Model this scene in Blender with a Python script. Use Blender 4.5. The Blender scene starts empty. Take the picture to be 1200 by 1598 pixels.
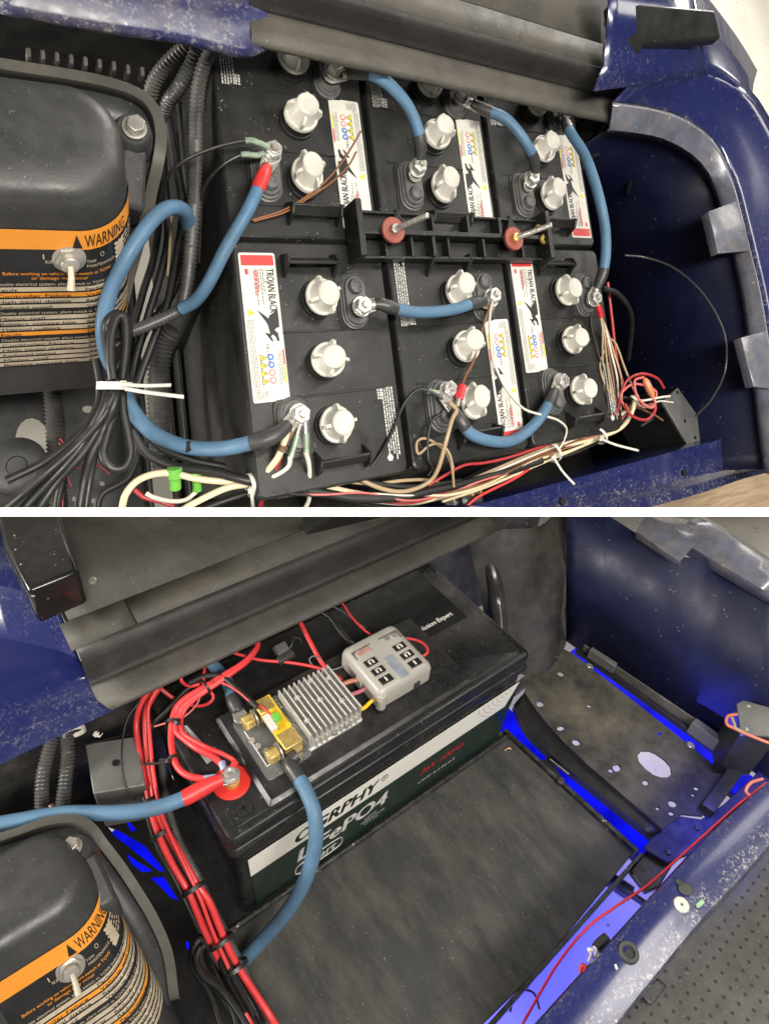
import bpy, bmesh, math, random
from mathutils import Vector, Matrix
random.seed(7)
V = Vector
sc = bpy.context.scene
COL = sc.collection

# ------------------------------------------------------------------ frames
# two battery bays are seen by one camera. Each bay has its own millimetre grid:
# z = 0 is the battery lid, x runs along the cart's seat, y towards the seat back.
FPX, CX, CY = 1050.0, 600.0, 799.0            # focal length / centre in photo pixels
RA = Matrix(((0.8273625, -0.2380903, 0.5087084), (-0.1899215, -0.9709513, -0.1455454), (0.5285840, 0.0238041, -0.8485472)))
TA = V((-155.1587, -276.7783, 674.7820))
SA = Matrix(((1, 0.14, -0.05597), (0, 1, -0.13809), (0, 0, 1)))
RB = Matrix(((0.7975672, -0.5987921, 0.0730377), (-0.3283456, -0.5325018, -0.7801481), (0.5060393, 0.5982389, -0.6213167)))
TB = V((-185.0019, 394.4192, 804.5168))
GROUND = -600.0                                # mm below the lid in the lower bay

class Frame:
    def __init__(s, R, T, S, keep):
        s.S = S
        s.keep = keep
        m = RB.transposed() @ R
        t = (RB.transposed() @ (T - TB)) * 0.001 + V((0, 0, -GROUND * 0.001))
        s.M = Matrix.Translation(t) @ m.to_4x4()          # ortho metres -> world
        s.Q = (R @ S).inverted()
        s.C = -(s.Q @ T)
        s.up = -(V(R[1]))                                  # camera up in this frame
        s.cam = -(R.transposed() @ T) * 0.001              # camera position, ortho metres
    def ray(s, u, v):
        return s.Q @ V(((u - CX) / FPX, (v - CY) / FPX, 1.0))
    def at(s, u, v, z, axis=2):
        d = s.ray(u, v)
        return s.C + d * ((z - s.C[axis]) / d[axis])
    def o(s, p):
        return (s.S @ V(p)) * 0.001
FA = Frame(RA, TA, SA, 1)
FB = Frame(RB, TB, Matrix.Identity(3), -1)
FR = FA
def A(u, v, z, axis=2): return FA.at(u, v, z, axis)
def B(u, v, z, axis=2): return FB.at(u, v, z, axis)

# ------------------------------------------------------------------ camera, world, lamps
cam = bpy.data.objects.new('camera', bpy.data.cameras.new('camera'))
COL.objects.link(cam)
cam.data.sensor_fit = 'HORIZONTAL'
cam.data.sensor_width = 36.0
cam.data.lens = 36.0 * FPX / 1200.0
cam.data.clip_start = 0.02
cam.data.clip_end = 60.0
rot = Matrix((V(RB[0]), -V(RB[1]), -V(RB[2]))).transposed()
cam.matrix_world = Matrix.Translation(-(RB.transposed() @ TB) * 0.001 + V((0, 0, -GROUND * 0.001))) @ rot.to_4x4()
sc.camera = cam

w = bpy.data.worlds.new('World')
sc.world = w
w.use_nodes = True
w.node_tree.nodes['Background'].inputs[0].default_value = (0.86, 0.93, 1.0, 1)
w.node_tree.nodes['Background'].inputs[1].default_value = 0.055
sc.view_settings.view_transform = 'Standard'
sc.view_settings.look = 'None'
sc.view_settings.exposure = 0.0
sc.view_settings.gamma = 1.0
sc.cycles.max_bounces = 8
sc.cycles.use_denoising = True

def lamp(name, fr, loc, aim, sx, sy, power, col):
    d = bpy.data.lights.new(name, 'AREA')
    d.shape = 'RECTANGLE'
    d.size, d.size_y, d.energy, d.color = sx, sy, power, col
    o = bpy.data.objects.new(name, d)
    COL.objects.link(o)
    a = fr.M @ (V(loc) * 0.001)
    b = fr.M @ (V(aim) * 0.001)
    o.matrix_world = Matrix.Translation(a) @ (b - a).to_track_quat('-Z', 'Y').to_matrix().to_4x4()
    return o
WARM = (1.0, 0.95, 0.87)
# workshop ceiling tubes over each bay, plus fill lamps added for the floor
lamp('ceiling_or_fill_lamp', FA, (-350, -500, 1700), (200, -30, 0), 1.5, 0.25, 19, WARM)
lamp('ceiling_or_fill_lamp', FA, (700, 300, 1800), (300, 0, 0), 1.5, 0.25, 14, WARM)
lamp('ceiling_or_fill_lamp', FA, (-1700, 300, -345), (-100, -80, -520), 1.2, 0.16, 70, WARM)  # added fill near floor level, brightens the ground under the cart
lamp('ceiling_or_fill_lamp', FA, (2300, 900, 1500), (2300, 900, -500), 1.2, 0.6, 12, WARM)  # added fill, brightens the pale floor beyond the shell
lamp('ceiling_or_fill_lamp', FB, (100, -1300, 1500), (300, 0, 0), 1.5, 0.25, 41, WARM)
lamp('ceiling_or_fill_lamp', FB, (1650, 1000, 1650), (400, 0, 0), 1.4, 0.7, 36, WARM)
lamp('ceiling_or_fill_lamp', FB, (2500, 700, 1500), (2200, 400, -600), 1.2, 0.6, 20, WARM)  # added fill for the pale floor past the side wall

# ------------------------------------------------------------------ materials
MATS = {}
def mat(name, col, rough=0.5, metal=0.0, var=0.12, vscale=25.0, dust=0.0, dcol=(0.32, 0.29, 0.25), dscale=18.0,
        speck=0.0, scol=(0.6, 0.58, 0.52), sscale=900.0, bump=0.0, bscale=600.0, coat=0.0, trans=0.0, alpha=1.0,
        stretch=None, wear=None, emit=None, emit_s=0.0, spec=0.5, rvar=0.12, wth=(0.46, 0.6)):
    if name in MATS: return MATS[name]
    m = bpy.data.materials.new(name)
    m.use_nodes = True
    N, L = m.node_tree.nodes, m.node_tree.links
    b = N['Principled BSDF']
    tc = N.new('ShaderNodeTexCoord')
    oi = N.new('ShaderNodeObjectInfo')
    of = N.new('ShaderNodeVectorMath'); of.operation = 'MULTIPLY_ADD'
    of.inputs[1].default_value = (3.7, 2.9, 4.3)
    L.new(oi.outputs['Random'], of.inputs[0]); L.new(tc.outputs['Object'], of.inputs[2])
    vec = of.outputs[0]
    if stretch:
        mp = N.new('ShaderNodeMapping')
        mp.inputs['Scale'].default_value = stretch[:3]
        if len(stretch) > 3: mp.inputs['Rotation'].default_value = (0, 0, stretch[3])
        L.new(vec, mp.inputs['Vector']); vec = mp.outputs['Vector']
    def noise(scale, detail=4.0, rough_=0.6):
        n = N.new('ShaderNodeTexNoise')
        n.inputs['Scale'].default_value = scale
        n.inputs['Detail'].default_value = detail
        n.inputs['Roughness'].default_value = rough_
        L.new(vec, n.inputs['Vector'])
        return n.outputs['Fac']
    def ramp(src, a, c):
        r = N.new('ShaderNodeMapRange')
        r.inputs['From Min'].default_value = a
        r.inputs['From Max'].default_value = c
        L.new(src, r.inputs['Value'])
        return r.outputs['Result']
    def mix(fac, c1, c2):
        x = N.new('ShaderNodeMix')
        x.data_type = 'RGBA'
        if isinstance(fac, float): x.inputs['Factor'].default_value = fac
        else: L.new(fac, x.inputs['Factor'])
        for i, c in ((6, c1), (7, c2)):
            if isinstance(c, tuple): x.inputs[i].default_value = (*c[:3], 1)
            else: L.new(c, x.inputs[i])
        return x.outputs[2]
    def mul(a, k):
        x = N.new('ShaderNodeMath'); x.operation = 'MULTIPLY'
        L.new(a, x.inputs[0])
        if isinstance(k, (int, float)): x.inputs[1].default_value = k
        else: L.new(k, x.inputs[1])
        return x.outputs[0]
    lo = tuple(c * (1 - var) for c in col); hi = tuple(min(1, c * (1 + var)) for c in col)
    c = mix(ramp(noise(vscale), 0.3, 0.7), lo, hi)
    rsrc = None
    if dust > 0:
        d = mul(ramp(noise(dscale, 6.0, 0.7), 0.42, 0.75), dust)
        c = mix(d, c, dcol); rsrc = d
    if speck > 0:
        v = N.new('ShaderNodeTexVoronoi')
        v.inputs['Scale'].default_value = sscale
        L.new(vec, v.inputs['Vector'])
        s1 = ramp(v.outputs['Distance'], 0.28, 0.16)
        s2 = ramp(noise(sscale * 0.37, 2.0), 0.60, 0.68)
        s = mul(mul(s1, s2), speck)
        c = mix(s, c, scol)
    if wear:
        at = N.new('ShaderNodeAttribute'); at.attribute_name = 'wear'
        gr = mul(mul(ramp(noise(55.0, 6.0, 0.7), 0.30, 0.72), at.outputs['Fac']), 0.38)
        c = mix(gr, c, (0.095, 0.095, 0.12))
        wn = ramp(noise(230.0, 9.0, 0.8), 0.52, 0.58)
        wn2 = ramp(noise(38.0, 5.0, 0.7), 0.44, 0.58)
        wf = mul(mul(wn, wn2), at.outputs['Fac'])
        c = mix(wf, c, wear)
    if isinstance(c, tuple): b.inputs['Base Color'].default_value = (*c, 1)
    else: L.new(c, b.inputs['Base Color'])
    rn = N.new('ShaderNodeMapRange')
    rn.inputs['To Min'].default_value = max(0.03, rough - rvar); rn.inputs['To Max'].default_value = min(1, rough + rvar)
    rn.inputs['From Min'].default_value = 0.3; rn.inputs['From Max'].default_value = 0.7
    L.new(noise(vscale * 2.3, 5.0), rn.inputs['Value'])
    L.new(rn.outputs['Result'], b.inputs['Roughness'])
    b.inputs['Metallic'].default_value = metal
    b.inputs['Specular IOR Level'].default_value = spec
    b.inputs['Coat Weight'].default_value = coat
    b.inputs['Coat Roughness'].default_value = 0.12
    if trans: b.inputs['Transmission Weight'].default_value = trans; b.inputs['IOR'].default_value = 1.45
    if alpha < 1: b.inputs['Alpha'].default_value = alpha
    if emit:
        b.inputs['Emission Color'].default_value = (*emit, 1); b.inputs['Emission Strength'].default_value = emit_s
    if bump > 0:
        bp = N.new('ShaderNodeBump')
        bp.inputs['Strength'].default_value = bump
        bp.inputs['Distance'].default_value = 0.001
        L.new(noise(bscale, 3.0), bp.inputs['Height'])
        L.new(bp.outputs['Normal'], b.inputs['Normal'])
    MATS[name] = m
    return m

BLACK = mat('black_case', (0.0125, 0.0125, 0.012), 0.40, dust=0.30, dcol=(0.060, 0.056, 0.047), dscale=13, speck=0.35, sscale=300, bump=0.08, bscale=700, rvar=0.16, vscale=12, spec=0.4)
BLACK2 = mat('black_cover', (0.034, 0.034, 0.034), 0.42, dust=0.14, dcol=(0.12, 0.115, 0.10), speck=0.7, sscale=520, scol=(0.30, 0.30, 0.29), bump=0.15, bscale=450)
DUSTY = mat('dusty_black_panel', (0.060, 0.056, 0.049), 0.52, dust=0.6, dcol=(0.16, 0.14, 0.105), dscale=8, speck=0.9, sscale=520, scol=(0.40, 0.37, 0.32), bump=0.7, bscale=900)
PLATEM = mat('black_abs_plate', (0.014, 0.014, 0.0145), 0.38, dust=0.10, dscale=12, speck=0.3, sscale=300, bump=0.05)
RUBBER = mat('black_rubber', (0.020, 0.020, 0.020), 0.6, dust=0.22, bump=0.1)
HOSE = mat('black_loom', (0.040, 0.040, 0.040), 0.42, dust=0.25)
WIREBLK = mat('black_wire', (0.011, 0.011, 0.011), 0.47, dust=0.10, dcol=(0.10, 0.09, 0.08))
DARKMETAL = mat('black_painted_steel', (0.011, 0.011, 0.011), 0.42, dust=0.22, dcol=(0.07, 0.06, 0.045), dscale=11, speck=0.3)
MATFLOOR = mat('scuffed_rubber_mat', (0.030, 0.030, 0.028), 0.6, dust=0.6, dcol=(0.13, 0.122, 0.10), dscale=8.0, stretch=(2.4, 0.8, 1.0, 0.12), speck=0.4, sscale=260, bump=0.15, bscale=200)
PANM = mat('dirty_steel_pan', (0.035, 0.033, 0.028), 0.55, dust=0.95, dcol=(0.17, 0.15, 0.105), dscale=7.0, speck=0.2, sscale=200, bump=0.2, bscale=150)
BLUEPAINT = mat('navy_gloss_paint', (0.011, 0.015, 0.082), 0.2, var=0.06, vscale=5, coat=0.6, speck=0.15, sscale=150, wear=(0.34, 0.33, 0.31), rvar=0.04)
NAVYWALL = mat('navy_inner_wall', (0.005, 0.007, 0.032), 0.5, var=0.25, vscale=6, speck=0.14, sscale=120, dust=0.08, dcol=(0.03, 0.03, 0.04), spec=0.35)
RIMWORN = mat('worn_rim', (0.105, 0.11, 0.145), 0.28, var=0.25, vscale=40, dust=0.55, dcol=(0.20, 0.17, 0.12), dscale=35, speck=0.5, sscale=160, coat=0.4, bump=0.2, bscale=120)
CABLEBLUE = mat('blue_cable_jacket', (0.078, 0.160, 0.255), 0.52, var=0.16, vscale=30, dust=0.4, dcol=(0.075, 0.10, 0.115), dscale=22, speck=0.4, sscale=260, scol=(0.2, 0.25, 0.28), spec=0.35)
REDSHRINK = mat('red_heat_shrink', (0.62, 0.035, 0.035), 0.42, var=0.12)
REDWIRE = mat('red_wire', (0.60, 0.040, 0.042), 0.42, var=0.1)
DKRED = mat('dull_red_wire', (0.36, 0.03, 0.035), 0.4)
CREAM = mat('cream_wire', (0.66, 0.55, 0.36), 0.45, dust=0.2)
WHITEW = mat('white_wire', (0.62, 0.58, 0.50), 0.45, dust=0.2)
TAN = mat('tan_wire', (0.34, 0.25, 0.14), 0.42, dust=0.2)
BROWN = mat('copper_brown_wire', (0.20, 0.085, 0.035), 0.38)
PINK = mat('pink_wire', (0.55, 0.14, 0.13), 0.42)
YELLOWW = mat('yellow_wire', (0.80, 0.52, 0.02), 0.4)
CAPW = mat('white_vent_cap', (0.52, 0.505, 0.45), 0.42, var=0.08, dust=0.35, dcol=(0.36, 0.32, 0.24), dscale=45, speck=0.2, sscale=400, scol=(0.2, 0.18, 0.15), bump=0.08, bscale=300)
TIEW = mat('white_tie', (0.58, 0.56, 0.50), 0.4)
DIRTYBLUE = mat('dirty_blue_shell', (0.012, 0.016, 0.085), 0.36, var=0.1, dust=0.6, dcol=(0.15, 0.125, 0.095), dscale=16, speck=0.5, sscale=120, wear=(0.5, 0.48, 0.44))
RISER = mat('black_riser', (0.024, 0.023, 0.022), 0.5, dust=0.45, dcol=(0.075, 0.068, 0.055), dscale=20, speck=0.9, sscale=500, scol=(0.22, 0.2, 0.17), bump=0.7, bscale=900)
METAL = mat('dull_zinc', (0.44, 0.42, 0.38), 0.34, metal=0.6, dust=0.3, dcol=(0.2, 0.18, 0.13), dscale=60)
BRIGHT = mat('bright_steel', (0.60, 0.58, 0.54), 0.26, metal=0.65, var=0.1, vscale=90)
LEAD = mat('grey_lead', (0.085, 0.085, 0.085), 0.5, metal=0.25, dust=0.35, dcol=(0.26, 0.25, 0.23), dscale=50)
COPPERG = mat('verdigris_terminal', (0.27, 0.35, 0.26), 0.5, metal=0.3, var=0.3, vscale=120)
BRASS = mat('brass', (0.66, 0.47, 0.16), 0.3, metal=0.6, var=0.15, vscale=60)
ALU = mat('cast_aluminium', (0.54, 0.52, 0.48), 0.42, metal=0.4, var=0.08, vscale=60, bump=0.08, bscale=900)
GREYPLATE = mat('grey_steel_plate', (0.15, 0.15, 0.145), 0.5, metal=0.3, var=0.15, dust=0.15, speck=0.3, sscale=300)
STICKER = mat('white_sticker', (0.62, 0.605, 0.55), 0.4, var=0.06, vscale=40, dust=0.3, dcol=(0.45, 0.40, 0.30), dscale=50)
REDINK = mat('red_print', (0.55, 0.045, 0.04), 0.4)
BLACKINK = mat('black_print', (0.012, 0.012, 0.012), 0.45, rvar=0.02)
GREYINK = mat('grey_print', (0.17, 0.16, 0.15), 0.5)
WHITEINK = mat('white_print', (0.58, 0.57, 0.54), 0.5, var=0.3, vscale=200)
YELLOWINK = mat('yellow_print', (0.72, 0.62, 0.03), 0.45)
BLUEINK = mat('blue_print', (0.05, 0.15, 0.44), 0.45)
ORANGEINK = mat('orange_print', (0.72, 0.27, 0.03), 0.42, var=0.1)
CREAMINK = mat('faded_cream_print', (0.44, 0.37, 0.27), 0.45, var=0.18, vscale=60)
REDPLASTIC = mat('brick_red_washer', (0.26, 0.055, 0.035), 0.5, dust=0.2)
GREENPL = mat('green_connector', (0.14, 0.42, 0.06), 0.35)
CONCRETE = mat('workshop_concrete', (0.60, 0.57, 0.50), 0.6, var=0.1, vscale=9, dust=0.15, dcol=(0.42, 0.40, 0.36), speck=0.8, sscale=55, scol=(0.16, 0.15, 0.14), bump=0.1, bscale=60)
PARTM = mat('white_melamine', (0.86, 0.86, 0.86), 0.6, var=0.01)
CLEAR = mat('clear_acrylic', (0.92, 0.94, 0.94), 0.08, trans=0.92, var=0.0, rvar=0.03)

# ------------------------------------------------------------------ mesh collecting
def catmull(pts, n=8):
    P = [V(p) for p in pts]
    if len(P) < 3: return P if len(P) < 2 else [P[0].lerp(P[1], i / n) for i in range(n + 1)]
    out = []
    for i in range(len(P) - 1):
        p0 = P[i - 1] if i else P[0] * 2 - P[1]
        p3 = P[i + 2] if i + 2 < len(P) else P[-1] * 2 - P[-2]
        p1, p2 = P[i], P[i + 1]
        for k in range(n):
            t = k / n
            out.append(0.5 * ((2 * p1) + (p2 - p0) * t + (2 * p0 - 5 * p1 + 4 * p2 - p3) * t * t + (3 * p1 - p0 - 3 * p2 + p3) * t ** 3))
    out.append(P[-1])
    return out
def resample(pts, step):
    out = [pts[0]]; acc = 0.0
    for a, b in zip(pts, pts[1:]):
        d = (b - a).length
        while acc + d >= step and d > 1e-9:
            t = (step - acc) / d
            a = a.lerp(b, t); out.append(a); d = (b - a).length; acc = 0.0
        acc += d
    if (out[-1] - pts[-1]).length > step * 0.3: out.append(pts[-1])
    return out
def plen(pts): return sum((b - a).length for a, b in zip(pts, pts[1:]))
def sub(pts, s0, s1):
    """the stretch of a polyline between arc lengths s0 and s1"""
    out = []; s = 0.0
    for a, b in zip(pts, pts[1:]):
        d = (b - a).length
        if d < 1e-9: continue
        if s + d >= s0 and s <= s1:
            if not out: out.append(a.lerp(b, max(0, (s0 - s) / d)))
            out.append(a.lerp(b, min(1, (s1 - s) / d)))
        s += d
    return out

class G:
    def __init__(s): s.v = []; s.f = []; s.w = []
    def add(s, vs, fs):
        o = len(s.v)
        s.v += [V(p) for p in vs]
        s.f += [tuple(i + o for i in f) for f in fs]
        return s
    def box(s, c, d, rz=0.0, ax=None):
        c = V(c)
        if ax is None:
            ca, sa = math.cos(rz), math.sin(rz)
            ax = (V((ca, sa, 0)), V((-sa, ca, 0)), V((0, 0, 1)))
        vs = [c + ax[0] * (x * d[0] / 2) + ax[1] * (y * d[1] / 2) + ax[2] * (z * d[2] / 2) for z in (-1, 1) for y in (-1, 1) for x in (-1, 1)]
        return s.add(vs, [(0, 2, 3, 1), (4, 5, 7, 6), (0, 1, 5, 4), (2, 6, 7, 3), (0, 4, 6, 2), (1, 3, 7, 5)])
    def prism(s, poly, off):
        """closed polygon (3-D points, in order) pushed along off"""
        n = len(poly); off = V(off)
        P = [V(p) for p in poly]
        s.add(P + [p + off for p in P], [tuple(range(n))[::-1], tuple(range(n, 2 * n))] + [(i, (i + 1) % n, n + (i + 1) % n, n + i) for i in range(n)])
        return s
    def tube(s, pts, r, n=8, rad=None):
        P = [V(p) for p in pts]
        if len(P) < 2: return s
        ts = [(P[min(i + 1, len(P) - 1)] - P[max(i - 1, 0)]).normalized() for i in range(len(P))]
        u = ts[0].orthogonal().normalized()
        vs = []; fs = []
        for i, (p, t) in enumerate(zip(P, ts)):
            u = (u - t * u.dot(t)).normalized()
            w_ = t.cross(u)
            rr = rad(i) if rad else r
            vs += [p + (u * math.cos(2 * math.pi * k / n) + w_ * math.sin(2 * math.pi * k / n)) * rr for k in range(n)]
        for i in range(len(P) - 1):
            for k in range(n):
                a, b = i * n + k, i * n + (k + 1) % n
                fs.append((a, b, b + n, a + n))
        fs.append(tuple(range(n))[::-1]); fs.append(tuple(range((len(P) - 1) * n, len(P) * n)))
        return s.add(vs, fs)
    def lathe(s, c, prof, n=24, axis=(0, 0, 1), oval=None, a0=0.0):
        """profile [(radius, height)] turned about axis through c"""
        c = V(c); t = V(axis).normalized()
        u = V((1, 0, 0)) if abs(t.z) > 0.9 else t.orthogonal().normalized()
        u = (u - t * u.dot(t)).normalized(); w_ = t.cross(u)
        vs = []; fs = []
        for r, h in prof:
            for k in range(n):
                a = 2 * math.pi * k / n + a0
                vs.append(c + t * h + (u * math.cos(a) + w_ * math.sin(a)) * r)
        for i in range(len(prof) - 1):
            for k in range(n):
                a, b = i * n + k, i * n + (k + 1) % n
                fs.append((a, b, b + n, a + n))
        fs.append(tuple(range(n))[::-1]); fs.append(tuple(range((len(prof) - 1) * n, len(prof) * n)))
        return s.add(vs, fs)
    def loft(s, rings, cap=True):
        n = len(rings[0]); vs = [V(p) for r in rings for p in r]; fs = []
        for i in range(len(rings) - 1):
            for k in range(n):
                a, b = i * n + k, i * n + (k + 1) % n
                fs.append((a, b, b + n, a + n))
        if cap: fs.append(tuple(range(n))[::-1]); fs.append(tuple(range((len(rings) - 1) * n, len(rings) * n)))
        return s.add(vs, fs)
    def sheet(s, lines, wear=None):
        """rows of points (open strips), wear = one value per row"""
        n = len(lines[0]); fs = []
        for i in range(len(lines) - 1):
            for k in range(n - 1):
                a = i * n + k
                fs.append((a, a + 1, a + n + 1, a + n))
        if wear: s.w += [wear[i] for i in range(len(lines)) for k in range(n)]
        return s.add([p for l in lines for p in l], fs)
    def xf(s, fn):
        s.v = [fn(p) for p in s.v]; return s

def rrect(cx, cy, sx, sy, r, z, n=5):
    out = []
    for qx, qy, a0 in ((1, 1, 0), (-1, 1, 90), (-1, -1, 180), (1, -1, 270)):
        for k in range(n + 1):
            a = math.radians(a0 + 90 * k / n)
            out.append(V((cx + qx * (sx / 2 - r) + r * math.cos(a), cy + qy * (sy / 2 - r) + r * math.sin(a), z)))
    return out
def arc(c, r, a0, a1, n, z=0):
    return [V((c[0] + r * math.cos(math.radians(a0 + (a1 - a0) * k / n)), c[1] + r * math.sin(math.radians(a0 + (a1 - a0) * k / n)), z)) for k in range(n + 1)]
def curvepts(pts, n): return resample_n(catmull(pts, 12), n)
def resample_n(pts, n):
    L_ = plen(pts); out = []
    for i in range(n + 1):
        q = sub(pts, 0, L_ * i / n) if i else [pts[0]]
        out.append(q[-1] if q else pts[0])
    return out
def holed(outer, holes, z=None):
    """flat sheet with holes: outline and holes are lists of 3-D points"""
    bm = bmesh.new(); es = []
    for loop in [outer] + holes:
        vs = [bm.verts.new(V(p)) for p in loop]
        es += [bm.edges.new((vs[i], vs[(i + 1) % len(vs)])) for i in range(len(vs))]
    bmesh.ops.triangle_fill(bm, use_beauty=True, use_dissolve=False, edges=es)
    bm.verts.index_update()
    g = G(); g.add([v.co.copy() for v in bm.verts], [tuple(v.index for v in f.verts) for f in bm.faces])
    bm.free()
    return g

_txt = {}
def text2d(s, bold=0.0):
    """flat outline of a string in the built-in font, cap height about 0.7"""
    if (s, bold) in _txt: return _txt[s, bold]
    c = bpy.data.curves.new('t', 'FONT'); c.body = s; c.size = 1.0; c.resolution_u = 3; c.align_x = 'LEFT'; c.offset = 0.0
    o = bpy.data.objects.new('t', c); COL.objects.link(o)
    dg = bpy.context.evaluated_depsgraph_get()
    me = o.evaluated_get(dg).to_mesh()
    vs = [(v.co.x, v.co.y) for v in me.vertices]; fs = [tuple(p.vertices) for p in me.polygons]
    o.evaluated_get(dg).to_mesh_clear()
    bpy.data.objects.remove(o); bpy.data.curves.remove(c)
    if vs:
        x0 = min(v[0] for v in vs)
        vs = [(v[0] - x0, v[1]) for v in vs]
    _txt[s, bold] = (vs, fs)
    return _txt[s, bold]
def text(g, s, org, xd, yd, h, width=None, slant=0.0, bold=0.0):
    """letters of cap height h (mm) from org along xd, optionally fitted to a width"""
    vs, fs = text2d(s, bold)
    k = h / 0.70
    wd = max(v[0] for v in vs)
    kx = width / wd if width else k
    org, xd, yd = V(org), V(xd).normalized(), V(yd).normalized()
    nrm = xd.cross(yd)
    for i, dx in enumerate((-bold, bold, 0.0) if bold else (0.0,)):
        g.add([org + xd * (v[0] * kx + slant * v[1] * k + dx * k) + yd * (v[1] * k + (dx * 0.5 if i < 2 else 0) * k) + nrm * (0.06 * i) for v in vs], fs)
    return g
def smallprint(g, org, xd, yd, length, rows, pitch, h, dens=0.8, seed=1, dash=(1.2, 4.5)):
    """rows of word-sized dashes"""
    r = random.Random(seed); org, xd, yd = V(org), V(xd).normalized(), V(yd).normalized()
    for i in range(rows):
        x = 0.0; end = length * r.uniform(dens, 1.0)
        while x < end:
            d = min(r.uniform(*dash), end - x)
            p = org + xd * x - yd * (i * pitch)
            g.add([p, p + xd * d, p + xd * d + yd * h, p + yd * h], [(0, 1, 2, 3)])
            x += d + r.uniform(0.5, 1.0)
    return g

# ------------------------------------------------------------------ objects
PLANE_GAP = 0.0045
def obj(name, g, m, parent=None, label=None, cat=None, group=None, kind=None, base=None, bevel=0.0, solid=0.0, sharp=38, clip=True, segs=2, flat=False):
    fr = FR
    pts = [fr.o(p) for p in g.v]
    if parent is not None: b = V(parent['_base'])
    elif base is not None: b = fr.o(base)
    else:
        xs = [p.x for p in pts]; ys = [p.y for p in pts]; zs = [p.z for p in pts]
        b = V(((min(xs) + max(xs)) / 2, (min(ys) + max(ys)) / 2, min(zs)))
    me = bpy.data.meshes.new(name)
    me.from_pydata([p - b for p in pts], [], g.f)
    if g.w and len(g.w) == len(g.v):
        a = me.attributes.new('wear', 'FLOAT', 'POINT')
        a.data.foreach_set('value', g.w)
    if clip:
        n = fr.up * fr.keep
        d = [n.dot(p - fr.cam) for p in pts]
        if min(d) < PLANE_GAP:
            if max(d) <= PLANE_GAP: return None
            bm = bmesh.new(); bm.from_mesh(me)
            bmesh.ops.bisect_plane(bm, geom=bm.verts[:] + bm.edges[:] + bm.faces[:], plane_co=fr.cam - b + n * PLANE_GAP, plane_no=n, clear_inner=True)
            bm.to_mesh(me); bm.free()
    me.polygons.foreach_set('use_smooth', [not flat] * len(me.polygons))
    me.materials.append(m)
    me.update()
    if not flat: me.set_sharp_from_angle(angle=math.radians(sharp))
    o = bpy.data.objects.new(name, me)
    COL.objects.link(o)
    if parent is not None: o.parent = parent
    else: o.matrix_world = fr.M @ Matrix.Translation(b)
    o['_base'] = list(b)
    if solid:
        md = o.modifiers.new('thickness', 'SOLIDIFY'); md.thickness = abs(solid) * 0.001; md.offset = -1 if solid > 0 else 1
    if bevel:
        md = o.modifiers.new('bevel', 'BEVEL'); md.width = bevel * 0.001; md.segments = segs; md.limit_method = 'ANGLE'; md.angle_limit = math.radians(40); md.harden_normals = False
    tag(o, label, cat, group, kind)
    return o
def tag(o, label=None, cat=None, group=None, kind=None):
    for k, v in (('label', label), ('category', cat), ('group', group), ('kind', kind)):
        if v: o[k] = v
def thing(name, label, cat, base, group=None):
    o = bpy.data.objects.new(name, None)
    COL.objects.link(o)
    b = FR.o(base)
    o.matrix_world = FR.M @ Matrix.Translation(b)
    o['_base'] = list(b)
    o.empty_display_size = 0.02
    tag(o, label, cat, group)
    return o
def wire(name, label, cat, pts, r, m, group=None, parent=None, n=7, k=8):
    g = G().tube(catmull(pts, k), r, n)
    return obj(name, g, m, parent, label, cat, group, sharp=60)
def loom(name, label, pts, r, m=None, group=None, pitch=4.4, parent=None):
    c = resample(catmull(pts, 12), pitch / 2)
    g = G().tube(c, r, 12, rad=lambda i: r if i % 2 else r * 0.78)
    return obj(name, g, m or HOSE, parent, label, 'hose' if parent is None else None, group, sharp=80)
def battery_cable(label, pts, r=7.0, shrink=(BLACK2, BLACK2), sl=(16, 44), lugs=(True, True), up=(0, 0, 1), group=None):
    """heavy cable: jacket, heat shrink sleeves and flat lugs; pts run from bolt to bolt"""
    c = catmull(pts, 12); L_ = plen(c)
    t = thing('battery_cable', label, 'cable', V((sum(p.x for p in c) / len(c), sum(p.y for p in c) / len(c), min(p.z for p in c) - r)), group)
    s0 = sl[1] if shrink[0] else 0; s1 = L_ - sl[1] if shrink[1] else L_
    obj('jacket', G().tube(resample(sub(c, s0 - 4, s1 + 4), 5), r, 14), CABLEBLUE, t, sharp=80)
    for e in (0, 1):
        if not shrink[e]: continue
        seg = sub(c, sl[0], sl[1]) if e == 0 else sub(c, L_ - sl[1], L_ - sl[0])[::-1]
        seg = resample(seg, 3.0)
        n = len(seg)
        obj('heat_shrink', G().tube(seg, r, 14, rad=lambda i: r * (0.86 + 0.26 * min(1, i / (n * 0.45)) - (0.06 if i > n - 3 else 0))), shrink[e], t, sharp=80)
        if lugs[e]:
            p = c[0] if e == 0 else c[-1]
            q = (sub(c, 18, 22) if e == 0 else sub(c, L_ - 22, L_ - 18))[-1 if e else 0]
            d = (q - p); d.z *= 0.6
            ln = d.length; d = d.normalized()
            s_ = V((0, 0, 1)).cross(d).normalized(); u_ = d.cross(s_)
            g = G()
            ring = [p + d * (10 * math.cos(a)) + s_ * (10 * math.sin(a)) for a in [math.radians(90 + 15 * k) for k in range(13)]]
            ring += [p + d * ln - s_ * 7, p + d * ln + s_ * 7]
            g.prism([x - u_ * 1.4 for x in ring], u_ * 2.8)
            g.tube([p + d * (ln - 6) + u_ * 1, p + d * (ln + 10) + u_ * 2], 6.2, 12)
            obj('lug', g, METAL, t, bevel=0.5)
    return t
def hexnut(g, c, r, h, axis=(0, 0, 1), a0=0.3):
    return g.lathe(c, [(r * 0.9, 0), (r, h * 0.12), (r, h * 0.88), (r * 0.9, h)], 6, axis, a0=a0)
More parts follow.
